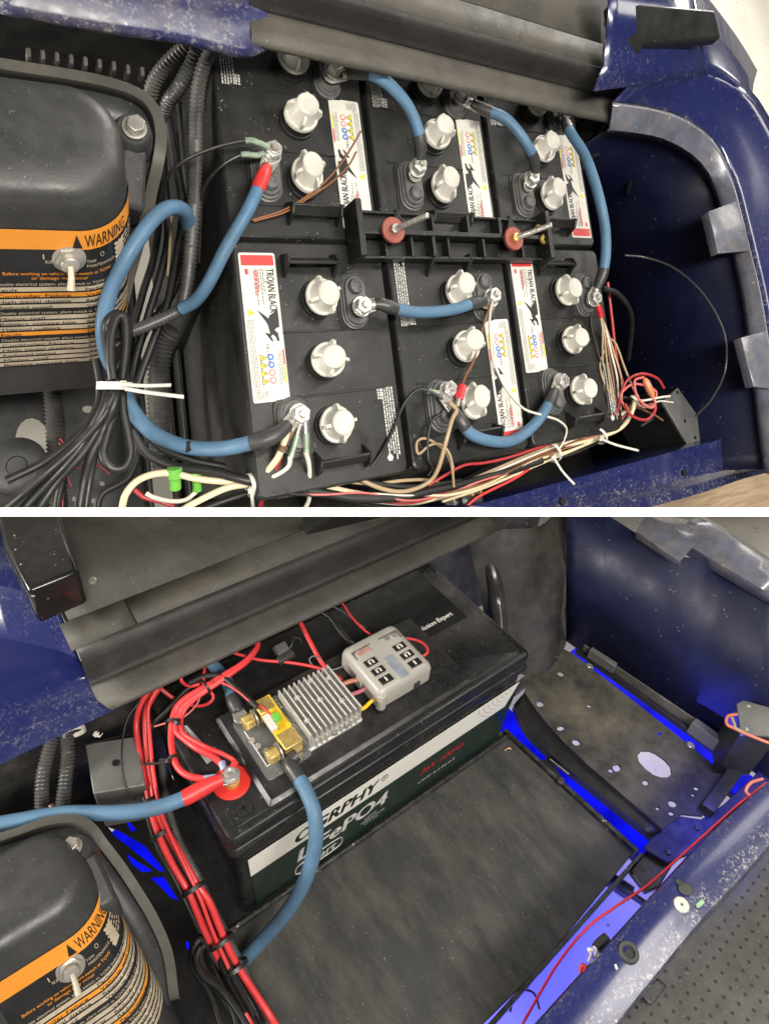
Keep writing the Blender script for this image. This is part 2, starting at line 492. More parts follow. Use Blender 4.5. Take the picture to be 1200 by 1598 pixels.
def ziptie(label, c, axis, r, m, tail=None, group=None, width=4.0, tail_w=3.2):
    """band round a bundle with a square head and a tail"""
    t = thing('cable_tie', label, 'cable tie', V(c), group)
    ax = V(axis).normalized(); u = ax.orthogonal().normalized(); w_ = ax.cross(u)
    n = 20; rings = []
    for k in range(n + 1):
        a = 2 * math.pi * k / n; d = u * math.cos(a) + w_ * math.sin(a)
        rings.append([V(c) + d * r - ax * width / 2, V(c) + d * (r + 1.2) - ax * width / 2, V(c) + d * (r + 1.2) + ax * width / 2, V(c) + d * r + ax * width / 2])
    obj('band', G().loft(rings, cap=False), m, t)
    if tail:
        hd = V(tail[0])
        dr = (V(tail[1]) - hd).normalized()
        obj('head', G().box(hd, (6, 6, 6), ax=(dr, dr.orthogonal().normalized(), dr.cross(dr.orthogonal().normalized()))), m, t, bevel=0.8)
        cc = catmull(tail, 8); L_ = []
        side = (ax - dr * ax.dot(dr)).normalized() if abs(ax.dot(dr)) < 0.95 else dr.orthogonal().normalized()
        lines = [[p - side * tail_w / 2 for p in cc], [p + side * tail_w / 2 for p in cc]]
        obj('tail', G().sheet(lines), m, t, solid=1.1)
    return t
def copy_tree(o, parent=None):
    c = o.copy(); COL.objects.link(c)
    if parent is not None: c.parent = parent
    for ch in list(o.children): copy_tree(ch, c)
    return c

# ------------------------------------------------------------------ the white board between the two bays (seen edge-on)
FR = FB
def cam_pt(x, y, z):      # camera-space mm -> lower bay grid
    return RB.transposed() @ (V((x, y, z)) - TB)
g = G()
th = 0.0074 * 1000 / 2
vs = [cam_pt(x, y, z) for z in (560, 720) for y in (-th, th) for x in (-460, 460)]
g.add(vs, [(0, 1, 3, 2), (4, 6, 7, 5), (0, 4, 5, 1), (2, 3, 7, 6), (0, 2, 6, 4), (1, 5, 7, 3)])
obj('partition_board', g, PARTM, None, 'thin white board standing between the two battery bays', 'board', clip=False)
# =================================================================== UPPER BAY: six lead-acid batteries
FR = FA
# ---- ground and cart floor
g = G().sheet([[V((x, y, -520)) for x in (-1600, 0, 1500, 3400)] for y in (-1500, 0, 1200, 2400)])
obj('workshop_floor', g, CONCRETE, kind='structure')

cartA = thing('golf_cart', 'navy golf cart body round the bay of six black batteries', 'golf cart', (250, -100, -300))
# seat back panel: front lip, riser and top boards
def ysl(x): return 0.028 * (300 - x) + 7
def xsheet(prof, x0, x1, n=10):
    return G().sheet([[V((x0 + (x1 - x0) * i / n, y + ysl(x0 + (x1 - x0) * i / n), z)) for i in range(n + 1)] for y, z in prof])
pan = obj('seat_back_panel', xsheet([(168, 52), (161, 55), (161, 58), (164, 60.5), (176, 61), (189, 60), (194, 61)], 22, 582, 14), DUSTY, cartA, solid=-2, sharp=75)
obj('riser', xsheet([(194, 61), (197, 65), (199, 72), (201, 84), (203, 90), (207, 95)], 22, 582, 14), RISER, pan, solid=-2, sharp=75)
obj('top_board', xsheet([(207.2, 95.2), (236.5, 101)], 22, 505.5), DUSTY, pan, solid=2)
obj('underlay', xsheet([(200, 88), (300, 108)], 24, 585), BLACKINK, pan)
obj('top_board', xsheet([(207.5, 95.3), (237, 101)], 507, 588, 4), DUSTY, pan, solid=2)
obj('top_board', xsheet([(237.8, 101.2), (330, 118), (560, 160)], 22, 503), DUSTY, pan, solid=2)
p = A(943, 35, 110)
obj('screw', G().lathe(p + V((0, -2, 2)), [(5.5, 0), (5.0, 2.2), (3, 3.2), (0.5, 3.3)], 16, (0, -0.2, 1)), METAL, pan)
# blue shell behind, over the hoses
low = [(0, 14), (60, 26), (130, 39), (200, 50), (290, 63), (340, 76), (376, 84), (402, 82), (420, 68), (436, 50)]
L1 = curvepts([A(u, v, 52) for u, v in low], 18)
rows = [[p + V((0, 12, -10)) for p in L1], [p + V((0, 2, -5)) for p in L1], L1, [p + V((0, 4, 4)) for p in L1], [p + V((0, 30, 9)) for p in L1], [p + V((0, 180, 30)) for p in L1]]
obj('rear_shell', G().sheet(rows, [0.2, 0.5, 0.5, 0.4, 0.3, 0.2]), DIRTYBLUE, cartA, solid=-2, sharp=70)
# right shoulder of the shell
i0 = [(950, 200), (1000, 206), (1040, 216), (1082, 240), (1108, 270), (1124, 305), (1134, 345), (1150, 395), (1166, 470), (1178, 560), (1190, 660), (1200, 740)]
o0 = [(955, 158), (1010, 166), (1062, 182), (1106, 212), (1131, 250), (1147, 292), (1158, 335), (1172, 390), (1190, 468), (1204, 558), (1216, 660), (1226, 740)]
LI = curvepts([A(u, v, 60) for u, v in i0], 30)
LO = curvepts([A(u, v, 80) for u, v in o0], 30)
LC = curvepts([A(u, v, 108) for u, v in [(985, 128), (1050, 124), (1098, 117), (1138, 132), (1168, 158), (1196, 205), (1222, 260), (1245, 330), (1262, 440), (1272, 560), (1280, 660), (1284, 740)]], 30)
LM = [a.lerp(b, 0.5) + V((0, 0, -1)) for a, b in zip(LO, LC)]
lipr = [[p + V((4, 2, -8)) for p in LI], LI, [a.lerp(b, 0.35) + V((0, 0, 1)) for a, b in zip(LI, LO)], [a.lerp(b, 0.8) + V((0, 0, 1)) for a, b in zip(LI, LO)], LO]
obj('rim_lip', G().sheet(lipr), RIMWORN, cartA, solid=-2, sharp=60)
rows = [LO, [a.lerp(b, 0.08) + V((0, 0, 1.5)) for a, b in zip(LO, LC)], LM, [a.lerp(b, 0.94) + V((0, 0, -1.5)) for a, b in zip(LO, LC)], LC, [p + V((40, 18, -8)) for p in LC], [p + V((70, 30, -60)) for p in LC], [p + V((80, 40, -200)) for p in LC]]
obj('side_shell', G().sheet(rows, [1.0, 0.15, 0.02, 0.1, 0.3, 0.1, 0.1, 0.1]), BLUEPAINT, cartA, solid=-2, sharp=60)
# shell recess behind the shoulder and the dark block in it
rec = [[A(925, 142, 100), A(1010, 131, 107), A(1060, 123, 108), A(1100, 117, 108)], [A(940, 100, 112), A(1013, 98, 115), A(1060, 100, 116), A(1096, 98, 114)], [A(945, 50, 130), A(1013, 55, 130), A(1055, 55, 130), A(1088, 60, 124)], [A(950, -20, 160), A(1008, -20, 160), A(1045, -20, 160), A(1076, -10, 150)]]
obj('shell_recess', G().sheet([curvepts(r, 10) for r in rec], [0.3, 0.15, 0.05, 0.05]), BLUEPAINT, cartA, solid=-2, sharp=70)
rec = [[A(1100, 117, 108), A(1125, 124, 108), A(1150, 142, 108), A(1174, 162, 108)], [A(1096, 98, 114), A(1122, 104, 106), A(1150, 124, 100), A(1172, 150, 96)], [A(1088, 60, 124), A(1112, 60, 100), A(1146, 92, 80), A(1174, 132, 70)], [A(1076, -10, 150), A(1096, -10, 90), A(1150, 60, 40), A(1180, 110, 30)]]
obj('shell_shoulder', G().sheet([curvepts(r, 10) for r in rec], [0.2, 0.1, 0.1, 0.1]), BLUEPAINT, cartA, solid=-2, sharp=70)
q = [A(962, 62, 125), A(998, 84, 122), A(1004, 70, 130), A(1126, 58, 150), A(1116, 14, 160), A(955, 0, 150)]
obj('seat_hinge_block', G().prism(q, (0, -2, -16)), BLACK, cartA, bevel=4)
# inner side wall and rear liner
wl = [V((p.x + 14, p.y + 6, 48)) for p in LI]
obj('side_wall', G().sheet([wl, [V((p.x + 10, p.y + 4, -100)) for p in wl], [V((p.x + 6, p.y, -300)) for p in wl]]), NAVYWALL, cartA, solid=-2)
obj('rear_liner', G().sheet([[V((x, 292, z)) for x in (-420, 0, 300, 640, 860)] for z in (50, -100, -320)]), RUBBER, cartA)
obj('rear_liner', G().sheet([curvepts([V((600, 285, z)), V((690, 262, z)), V((770, 190, z)), V((805, 120, z))], 10) for z in (46, -60, -180, -300)]), DARKMETAL, cartA)
obj('brace', G().tube([A(948, 190, 20), A(900, 250, -40)], 6, 10), DARKMETAL, cartA)
obj('floor_pan', G().sheet([[V((x, y, -300)) for x in (-14, 200, 400, 600, 860)] for y in (-345, -100, 100, 300)]), DARKMETAL, cartA, solid=4)
for x0, hgt in ((-2, 55), (-11, 25)):
    obj('tray_rail', G().box((x0, -20, -300 + hgt / 2), (5, 600, hgt)), DARKMETAL, cartA, bevel=1)
# side tabs on the shell edge
for q in ([(1105, 331), (1143, 316), (1156, 396), (1121, 396)], [(1156, 527), (1186, 519), (1196, 610), (1176, 604)]):
    c = [A(u, v, 66) for u, v in q]
    obj('shell_tab', G().sheet([[c[0] + V((3, 0, -12)), c[3] + V((3, 0, -12))], [c[0], c[3]], [c[1] + V((0, 0, 12)), c[2] + V((0, 0, 12))]], [0.9, 0.95, 0.8]), RIMWORN, cartA, solid=-3, bevel=2)
# front rail
R0 = curvepts([A(u, v, -20) for u, v in [(560, 836), (640, 815), (780, 778), (947, 733), (1060, 702), (1130, 684), (1200, 666)]], 20)
R1 = curvepts([A(u, v, -22) for u, v in [(700, 836), (760, 815), (847, 792), (1000, 762), (1140, 732), (1160, 730), (1200, 722)]], 20)
R2 = curvepts([A(u, v, -34) for u, v in [(860, 836), (930, 815), (1010, 793), (1075, 775), (1120, 761), (1160, 747), (1200, 737)]], 20)
rows = [[p + V((0, 3, -250)) for p in R0], [p + V((0, 2, -14)) for p in R0], R0, [a.lerp(b, 0.5) for a, b in zip(R0, R1)], R1, [a.lerp(b, 0.5) + V((0, 0, -6)) for a, b in zip(R1, R2)], R2, [p + V((0, -4, -60)) for p in R2]]
fr_ = obj('front_rail', G().sheet(rows, [0, 0.05, 0.15, 0.25, 0.75, 0.6, 0.9, 0.3]), BLUEPAINT, cartA, solid=-2)
for u, v in ((878, 782), (1068, 737)):
    obj('rail_hole', G().lathe(A(u, v, -19), [(5, 0), (5, 1.5), (3, 1.6)], 14), BLACKINK, fr_)
# latch plate
q = [A(u, v, -16) for u, v in [(1134, 698), (1150, 690), (1195, 680), (1195, 722), (1176, 716), (1160, 730), (1148, 738), (1140, 720)]]
lt = thing('latch_plate', 'scuffed steel latch plate screwed on the blue front rail', 'latch', q[0])
obj('plate', G().prism(q, (0, 0, 4)), METAL, lt, bevel=1)
obj('screw', G().lathe(A(1139, 707, -12), [(6, 0), (5, 2.5), (1, 3.5)], 14), BRIGHT, lt)
obj('screw', G().lathe(A(1178, 700, -12), [(6, 0), (5, 2.5), (1, 3.5)], 14), BRIGHT, lt)
obj('kickplate_floor', G().sheet([[V((x, y, -150)) for x in (300, 700, 1100, 1700)] for y in (-330, -420, -560, -800)]), mat('oak_floor', (0.34, 0.25, 0.16), 0.5, var=0.3, vscale=12, stretch=(1.2, 14, 8), dust=0.1), kind='structure')

# ---- left well: dark pan with light showing through its holes
outer = [V(p) for p in ((-420, -420, -300), (-46, -420, -300), (-44, 60, -300), (-30, 330, -300), (-420, 330, -300))]
def ell(u, v, ru, rv, z, n=18, rotd=0, fn=A):
    out = []
    for k in range(n):
        a = 2 * math.pi * k / n; x, y = ru * math.cos(a), rv * math.sin(a); r_ = math.radians(rotd)
        out.append(fn(u + x * math.cos(r_) - y * math.sin(r_), v + x * math.sin(r_) + y * math.cos(r_), z))
    return out
holes = [ell(52, 694, 28, 42, -300, rotd=-8), ell(62, 752, 12, 8, -300), ell(137, 639, 9, 6, -300), ell(159, 755, 4.5, 4, -300), ell(147, 782, 5, 4.5, -300), ell(118, 702, 3, 3, -300, 10), ell(115, 779, 3, 4, -300, 10)]
obj('well_pan', holed(outer, holes), DARKMETAL, cartA, solid=3, flat=True)
obj('well_rail', G().box((-48, -40, -285), (5, 560, 30)), DARKMETAL, cartA, bevel=1)

# ---- batteries
def make_battery():
    t = thing('battery', '', 'battery', (0, 0, 0))
    body = G().loft([rrect(0, 0, 172, 254, 8, -296), rrect(0, 0, 174, 256, 8, -30)])
    obj('case', body, BLACK, t, bevel=2)
    lid = G().loft([rrect(0, 0, 178, 261, 9, -30), rrect(0, 0, 181, 264, 10, -27), rrect(0, 0, 181, 264, 10, -5), rrect(0, 0, 178.5, 261.5, 9, -1.2), rrect(0, 0, 175, 258, 8, 0)])
    ld = obj('lid', lid, BLACK, t, sharp=25)
    for y in (-34, 34):
        obj('lid_seam', G().loft([rrect(14, y, 118, 2.6, 1.2, 0), rrect(14, y, 117, 1.6, 0.8, 0.9)]), BLACK, ld)
    obj('lid_boss', G().loft([rrect(-44, -66, 42, 64, 8, -0.5), rrect(-44, -66, 40, 62, 8, 1.2)]), BLACK, ld)
    obj('lid_boss', G().loft([rrect(44, 66, 42, 64, 8, -0.5), rrect(44, 66, 40, 62, 8, 1.2)]), BLACK, ld)
    # carrying lugs at both ends
    for sx, sy in ((-6, 1), (6, -1)):
        g = G()
        y0, y1 = sy * 112, sy * 96
        g.prism([V((sx - 30, y0, 8)), V((sx + 30, y0, 8)), V((sx + 30, y0 - sy * 7, 17)), V((sx - 30, y0 - sy * 7, 17))], (0, -sy * 3, -2))
        for ex in (-31, 31):
            g.prism([V((sx + ex, y0 + sy * 6, 0)), V((sx + ex, y1 - sy * 4, 0)), V((sx + ex, y0 - sy * 8, 19)), V((sx + ex, y0 + sy * 2, 14))], (3.5 if ex < 0 else -3.5, 0, 0))
        for ex in (-1, 1):
            g.prism([V((sx + ex * 29, y0 - sy * 3, 1)), V((sx + ex * 9, y0 - sy * 1, 1)), V((sx + ex * 27, y0 - sy * 7, 16))], (0, -sy * 2.5, 0))
        obj('carry_lug', g, BLACK, t, bevel=0.8)
    # vent caps
    neck = G().lathe((0, 0, 0), [(21, 0), (20.4, 3.0), (18.6, 3.2), (18.2, 11)], 28)
    capg = G().lathe((0, 0, 0), [(17.5, 9.5), (19.4, 10), (19.6, 12.6), (18.8, 13.8), (16.4, 14.2), (14.6, 17), (13.2, 27), (12.6, 28.6), (11.4, 29.3), (10.6, 28.9), (4, 28.7), (0.5, 28.7)], 32)
    for k in range(4):
        a = k * math.pi / 2; d = V((math.cos(a), math.sin(a), 0)); s_ = V((-d.y, d.x, 0))
        capg.prism([d * 11 + s_ * 1.8 + V((0, 0, 13)), d * 19 + s_ * 1.8 + V((0, 0, 13)), d * 20.5 + s_ * 1.6 + V((0, 0, 21)), d * 18.5 + s_ * 1.5 + V((0, 0, 24)), d * 12 + s_ * 1.8 + V((0, 0, 26))], s_ * -3.4)
    for k, y in enumerate((68, 0, -68)):
        c = obj('vent_cap', capg, CAPW, t, clip=False)
        c.location = FR.o((0, y, 0)); c.rotation_euler.z = (0.35, -0.2, 0.1)[k]
        obj('cap_neck', neck, BLACK, c, clip=False)
    # terminals: long lead pad, stud and nut towards the middle, rubber nub towards the end
    for s_ in (1, -1):
        pl = G()
        def stad(r, z, k=1.0): return [V((s_ * 44 + r * math.cos(a), s_ * 64 + (14 if math.sin(a) > 0 else -14) + r * math.sin(a), z)) for a in [math.radians(7.5 + 15 * i) for i in range(24)]]
        pl.loft([stad(17, 0), stad(17, 3), stad(15.4, 3.6), stad(15, 6), stad(13.5, 6.4), stad(13, 9), stad(12.2, 10)])
        te = obj('terminal', pl, LEAD, t)
        obj('nub', G().lathe((s_ * 44, s_ * 79, 9), [(9.2, 0), (9, 4), (8, 6), (4, 7), (3.6, 6.2), (0.5, 6.2)], 20), LEAD, te)
        g = G(); hexnut(g, (s_ * 44, s_ * 54, 19), 10, 8.5)
        g.lathe((s_ * 44, s_ * 54, 18), [(11.5, 0), (11.5, 1.4)], 20)
        obj('nut', g, BRIGHT, te, bevel=0.4)
        obj('stud', G().lathe((s_ * 44, s_ * 54, 9), [(4.4, 0), (4.4, 20), (3.6, 21.5), (0.4, 21.5)], 14), METAL, te)
    # printed sticker
    x0, y0 = -84.0, 119.0
    def L_(u, v, z=0.7): return V((x0 + v, y0 - u, z))
    st = obj('sticker', G().loft([rrect(x0 + 20, y0 - 77.5, 40, 155, 2.5, 0.1), rrect(x0 + 20, y0 - 77.5, 40, 155, 2.5, 0.55)]), STICKER, t)
    X, Y = (0, -1, 0), (1, 0, 0)
    obj('red_band', G().loft([rrect(x0 + 20, y0 - 8, 36, 11, 1.2, 0.5), rrect(x0 + 20, y0 - 8, 36, 11, 1.2, 0.75)]), REDINK, st)
    g = G(); text(g, 'TROJAN BLACK', L_(17, 28.5), X, Y, 8.2, 47, 0, 0.02)
    text(g, 'TROJAN', L_(95, 19.5), X, Y, 3.4, 22)
    hz = [(597, 695), (640, 728), (682, 765), (684, 745), (715, 722), (748, 690), (755, 770), (757, 832), (735, 838), (722, 852), (745, 875), (755, 935), (737, 937), (728, 905), (708, 885), (694, 897), (712, 938), (699, 936), (672, 900), (650, 868), (668, 872), (688, 878), (682, 850), (674, 815), (660, 788), (640, 758)]
    pts = [L_(0.14 * (b - 268), (a - 480 - (b - 268) * 0.065) * 40 / 262) for a, b in hz]
    g.add(pts, [tuple(range(len(pts)))])
    obj('logo_print', g, BLACKINK, st)
    g = G(); smallprint(g, L_(17, 24), X, Y, 40, 4, 2.6, 1.3, 0.5, 3)
    smallprint(g, L_(70, 8), X, Y, 78, 5, 1.5, 0.8, 0.85, 5, (0.8, 2.5))
    smallprint(g, L_(104, 36.2), X, Y, 36, 5, 1.3, 0.7, 0.8, 6, (0.8, 2.5))
    smallprint(g, L_(144, 16), X, Y, 9, 9, 1.5, 0.8, 0.8, 8, (0.8, 2.5))
    obj('fine_print', g, GREYINK, st)
    g = G(); smallprint(g, L_(19, 17), X, Y, 27, 2, 2.6, 1.5, 0.8, 4)
    obj('red_print', g, REDINK, st)
    obj('red_mark', G().box(L_(20, 7, 0.6), (3.5, 6, 0.3)), REDINK, st); obj('red_strip', G().box(L_(110, 38.2, 0.6), (1.6, 16, 0.3)), REDINK, st)
    g = G()
    for k in range(4):
        c = L_(110 + 8 * k, 15.5, 0.62)
        g.prism([c + V((-3.2, -3.6, 0)), c + V((-3.2, 3.6, 0)), c + V((3.4, 0, 0))], (0, 0, 0.2))
    c = L_(63, 8, 0.62); g.prism([c + V((-3.6, -4, 0)), c + V((-3.6, 4, 0)), c + V((3.8, 0, 0))], (0, 0, 0.2))
    g.box(L_(128, 38.2, 0.6), (1.8, 18, 0.3))
    obj('warning_triangles', g, YELLOWINK, st)
    g = G()
    for k in range(4):
        c = L_(110 + 8 * k, 15.2, 0.85); g.box(c, (2.6, 0.9, 0.1))
        for a, b in (((-3.2, -3.6), (-3.2, 3.6)), ((-3.2, 3.6), (3.4, 0)), ((3.4, 0), (-3.2, -3.6))):
            m_ = (V((*a, 0)) + V((*b, 0))) / 2; d = V((*b, 0)) - V((*a, 0))
            g.box(L_(110 + 8 * k, 15.5, 0.8) + m_, (d.length + 0.6, 0.6, 0.15), math.atan2(d.y, d.x))
    obj('triangle_print', g, BLACKINK, st)
    g = G(); r_ = G(); wv = G()
    for k in range(4):
        c = L_(109.5 + 8 * k, 23.5, 0.6)
        (g if k < 2 else r_).lathe(c, [(3.5, 0), (3.5, 0.2)], 16)
        wv.lathe(c, [(2.5 if k > 1 else 1.6, 0), (2.5 if k > 1 else 1.6, 0.3)], 12)
    obj('blue_signs', g, BLUEINK, st); obj('red_signs', r_, REDINK, st); obj('sign_centres', wv, STICKER, st)
    # white lettering moulded beside the other edge
    g = G(); smallprint(g, V((80, -34, 0.4)), X, Y, 86, 5, 3.2, 1.5, 0.8, 11, (1.5, 5))
    smallprint(g, V((64.5, -34, 0.4)), X, Y, 14, 2, 3.2, 2.0, 0.8, 12, (2, 4))
    g.lathe((68, -112, 0.25), [(4, 0), (4, 0.3)], 6)
    obj('white_lettering', g, WHITEINK, t)
    RM = mat('raised_black', (0.035, 0.035, 0.034), 0.5)
    obj('moulded_letters', text(G(), 'UTG', V((66, 90, 0.35)), X, Y, 6.5), RM, t); obj('serial_letters', text(G(), 'A884 0601', V((40, 18, 0.3)), X, Y, 3.2), RM, t)
    return t
proto = make_battery()
CB = {}
for i, (key, cx, cy, turn, lab) in enumerate((
        ('b1', 90.5, -136, 0, 'black battery with red-topped sticker beside the bundled black cables, four wires on its bolt'),
        ('b2', 277.5, -136, 1, 'black battery between two others, a red crimp and tan wires on its bolt'),
        ('b3', 464.5, -136, 0, 'black battery beside the navy side wall with tan wires along its edge'),
        ('b4', 90.5, 131.5, 1, 'black battery under the panel lip with red-sleeved blue cable and brown wires'),
        ('b5', 277.5, 131.5, 1, 'middle black battery under the panel lip, behind the hold-down bar'),
        ('b6', 464.5, 131.5, 1, 'black battery under the panel lip, at the side wall end'))):
    o = proto if i == 0 else copy_tree(proto)
    o.matrix_world = FA.M @ Matrix.Translation(FA.o((cx, cy, 0))) @ Matrix.Rotation(math.pi * turn, 4, 'Z')
    o['label'] = lab; o['group'] = 'six batteries in the upper bay'
    CB[key] = V((cx, cy, 0))
def T1(k): return CB[k] + V((44, 54, 16.5))
def T2(k): return CB[k] + V((-44, -54, 16.5))

# ---- hold-down bar with rods
hb = thing('hold_down_bar', 'ribbed black plastic hold-down bar across the battery joint', 'bar', (285, 0, 0))
g = G()
g.box((285, 17, 4), (296, 22, 4)); g.box((285, -13, 4), (296, 22, 4))
obj('base_strip', g, BLACK, hb, bevel=1)
g = G(); g.box((285, 2, 12), (298, 6, 22)); g.box((285, -25.5, 9), (298, 3.5, 16)); g.box((285, 28.5, 8), (296, 3, 12))
obj('long_rib', g, BLACK, hb, bevel=0.8)
for x, w_, y, l, h in ((139, 8, 3, 64, 30), (178, 4, -13, 24, 16), (214, 4, -13, 24, 16), (243, 5, -13, 24, 20), (268, 4, -13, 26, 16), (300, 5, 14, 26, 20), (322, 4, -13, 24, 18), (352, 5, 14, 26, 20), (390, 4, -13, 24, 16), (429, 8, 3, 64, 30), (250, 4, 16, 24, 14)):
    obj('cross_rib', G().box((x, y, h / 2 + 2), (w_, l, h)), BLACK, hb, bevel=0.8)
obj('gusset', G().prism([V((186, 5, 6)), V((214, 5, 6)), V((200, 34, 3))], (0, 0, 12)), BLACK, hb, bevel=1)
obj('gusset', G().prism([V((364, 5, 6)), V((392, 5, 6)), V((378, 34, 3))], (0, 0, 12)), BLACK, hb, bevel=1)
for n, (u, v, tu, tv, lab) in enumerate(((613, 359, 668, 335, 'long bare threaded rod through the washer beside the middle batteries'), (801, 372, 861, 350, 'threaded rod with brass nut through the washer near the side wall'))):
    c = A(u, v, 26)
    t = thing('hold_down_rod', lab, 'rod', c + V((0, 0, -4)), 'hold-down rods')
    obj('washer', G().lathe(c + V((0, 0, -3)), [(15, 0), (15.4, 1), (15.4, 4.5), (14.4, 5.6), (6, 5.8), (5, 5.2)], 28), REDPLASTIC, t)
    g = G(); hexnut(g, c + V((0, 0, 2.5)), 6.2, 5)
    obj('nut', g, BRASS if n else METAL, t, bevel=0.3)
    e = A(tu, tv, 74)
    e = V((c.x + (e.x - c.x) * 1.0, c.y + (e.y - c.y) * 1.0, 74))
    rp = resample([c + V((0, 0, 2)), e], 0.9)
    obj('rod', G().tube(rp, 3.4, 12, rad=lambda i: 3.5 if i % 2 else 3.15), BRIGHT, t, sharp=80)
wire('yellow_strap', 'frayed yellow-brown strap tucked beside the rod near the side wall', 'strap', [A(838, 352, 24), A(850, 362, 20), A(845, 374, 24), A(853, 384, 18), A(848, 400, 16)], 3.0, mat('yellow_strap', (0.30, 0.20, 0.05), 0.6, var=0.5, vscale=120), n=6)

# ---- heavy blue cables
gA = 'blue jumper cables of the upper bay'
up = V((0, 0, 6))
battery_cable('blue jumper from the four-wire battery to the red-crimp battery', [T1('b1'), A(590, 474, 24), A(620, 482, 24), A(655, 487, 22), A(705, 483, 24), A(745, 471, 26), T1('b2')], group=gA)
battery_cable('sagging blue jumper lying across the TROJAN sticker by the front wires', [T2('b2'), A(718, 655, 24), A(735, 677, 22), A(765, 688, 20), A(800, 687, 18), A(832, 664, 20), A(855, 632, 24), T2('b3')], group=gA)
battery_cable('arched blue jumper dropping from the panel lip to the middle battery', [T1('b4'), A(562, 113, 28), A(598, 124, 40), A(633, 160, 46), A(652, 202, 42), A(656, 238, 30), T2('b5')], group=gA)
battery_cable('arched blue jumper reaching the nut with rusty lug', [T1('b5'), A(755, 170, 30), A(790, 186, 42), A(820, 222, 44), A(835, 258, 32), T2('b6')], group=gA)
battery_cable('long blue jumper bowed out beside the navy wall', [T1('b6'), A(888, 203, 38), A(914, 245, 52), A(934, 305, 56), A(945, 365, 48), A(942, 420, 36), T1('b3')], group=gA)
battery_cable('blue cable with red sleeve running down to the ribbed hose', [T2('b4'), A(408, 280, 26), A(388, 325, 24), A(352, 388, 8), A(326, 440, -14), A(306, 468, -34), A(284, 482, -50)], shrink=(REDSHRINK, None), sl=(14, 46), group=gA)
battery_cable('long blue cable looping from the corner bolt behind the cable bundle', [T2('b1'), A(432, 677, 24), A(395, 690, 14), A(345, 700, -12), A(290, 697, -40), A(240, 676, -58), A(207, 640, -66), A(182, 590, -62), A(165, 545, -52), A(162, 500, -36), A(174, 450, -20), A(203, 393, 0), A(236, 345, 8), A(264, 324, 4), A(288, 330, -14), A(297, 362, -50)], shrink=(BLACK2, None), sl=(18, 60), r=7.6, group=gA)
obj('tie_band', G().tube([A(295, 690, -34), A(295, 704, -30)], 3.2, 8), WIREBLK, None, 'black cable tie round the long blue cable by the tray rail', 'cable tie')

# ---- ribbed hoses
gH = 'black ribbed hoses by the controller'
loom('ribbed_hose', 'long black ribbed hose rising beside the battery row', [A(284, 484, -60), A(292, 445, -50), A(298, 380, -40), A(303, 310, -30), A(305, 240, -20), A(307, 170, -10), A(313, 120, 0), A(326, 86, 10), A(342, 66, 16)], 8.2, group=gH)
loom('ribbed_hose', 'short black ribbed hose branching sideways to the cable bundle', [A(300, 468, -52), A(280, 484, -56), A(240, 503, -60), A(205, 517, -66)], 7.4, group=gH)
loom('ribbed_hose', 'thick black ribbed hose running down past the zip tie tails', [A(268, 512, -140), A(255, 532, -150), A(248, 580, -160), A(247, 640, -165), A(250, 690, -168), A(256, 740, -170)], 13.5, group=gH, pitch=5.5)
loom('ribbed_hose', 'ribbed hose curving under the blue shell toward the cover flange', [A(292, 70, 0), A(262, 98, -20), A(240, 128, -40), A(232, 165, -60)], 8.6, group=gH)
loom('ribbed_hose', 'ribbed hose curving under the blue shell between two others', [A(308, 76, 6), A(296, 105, -10), A(278, 138, -30), A(258, 164, -55), A(250, 200, -90)], 8.6, group=gH)
# assorted black cables in the gap
for k, q in enumerate(([(262, 180), (275, 260), (285, 330), (275, 400), (262, 470), (240, 530), (215, 600), (205, 660)], [(250, 190), (258, 300), (262, 370), (250, 430), (232, 490), (212, 560), (205, 620)], [(280, 160), (290, 260), (298, 330), (288, 400), (268, 460), (225, 520), (208, 580)], [(245, 200), (248, 330), (240, 400), (222, 460), (205, 530), (200, 600)])):
    wire('black_cable', 'black cable running down the gap between cover and batteries', 'cable', [A(u, v, -70 - 22 * k - 6 * j) for j, (u, v) in enumerate(q)], 4.6, WIREBLK, 'black cables in the gap')
wire('tan_wire', 'tan wire hanging in the gap behind the long blue cable', 'wire', [A(268, 320, -60), A(266, 370, -80), A(262, 430, -100)], 1.8, TAN)
for lab, q in (('thin black wire with green ring crimp on the red-sleeved bolt', [(420, 236, 26), (400, 242, 24), (378, 241, 20), (348, 257, 10), (322, 286, -10), (314, 320, -30), (312, 360, -45), (310, 410, -60)]),
               ('thin black wire with bare yellowed crimp arching over the ribbed hose', [(424, 232, 28), (402, 222, 32), (384, 219, 30), (338, 229, 20), (290, 249, 8), (262, 275, -10), (250, 305, -30), (244, 340, -60)])):
    t = thing('sense_wire', lab, 'wire', A(*q[2]))
    c = catmull([A(*p) for p in q], 10)
    obj('core', G().tube(sub(c, 14, plen(c)), 2.0, 8), WIREBLK, t)
    obj('crimp', G().tube(sub(c, 6, 30), 3.3, 10), COPPERG, t)
    d = (c[4] - c[0]).normalized()
    obj('ring', G().lathe(T2('b4') + V((0, 0, 1.8)), [(7.5, 0), (7.5, 1.3)], 16), METAL, t)
for lab, q in (('loose copper-brown wire end leaning over the sticker of the red-sleeved battery', [(393, 343), (443, 327), (487, 300), (513, 277), (533, 253), (550, 227), (563, 204)]),
               ('second copper-brown wire end lying beside its twin', [(396, 345), (446, 330), (480, 309), (517, 284), (543, 259), (556, 236)])):
    wire('loose_wire', lab, 'wire', [A(u, v, 3 + 5 * j) for j, (u, v) in enumerate(q)], 1.2, BROWN)

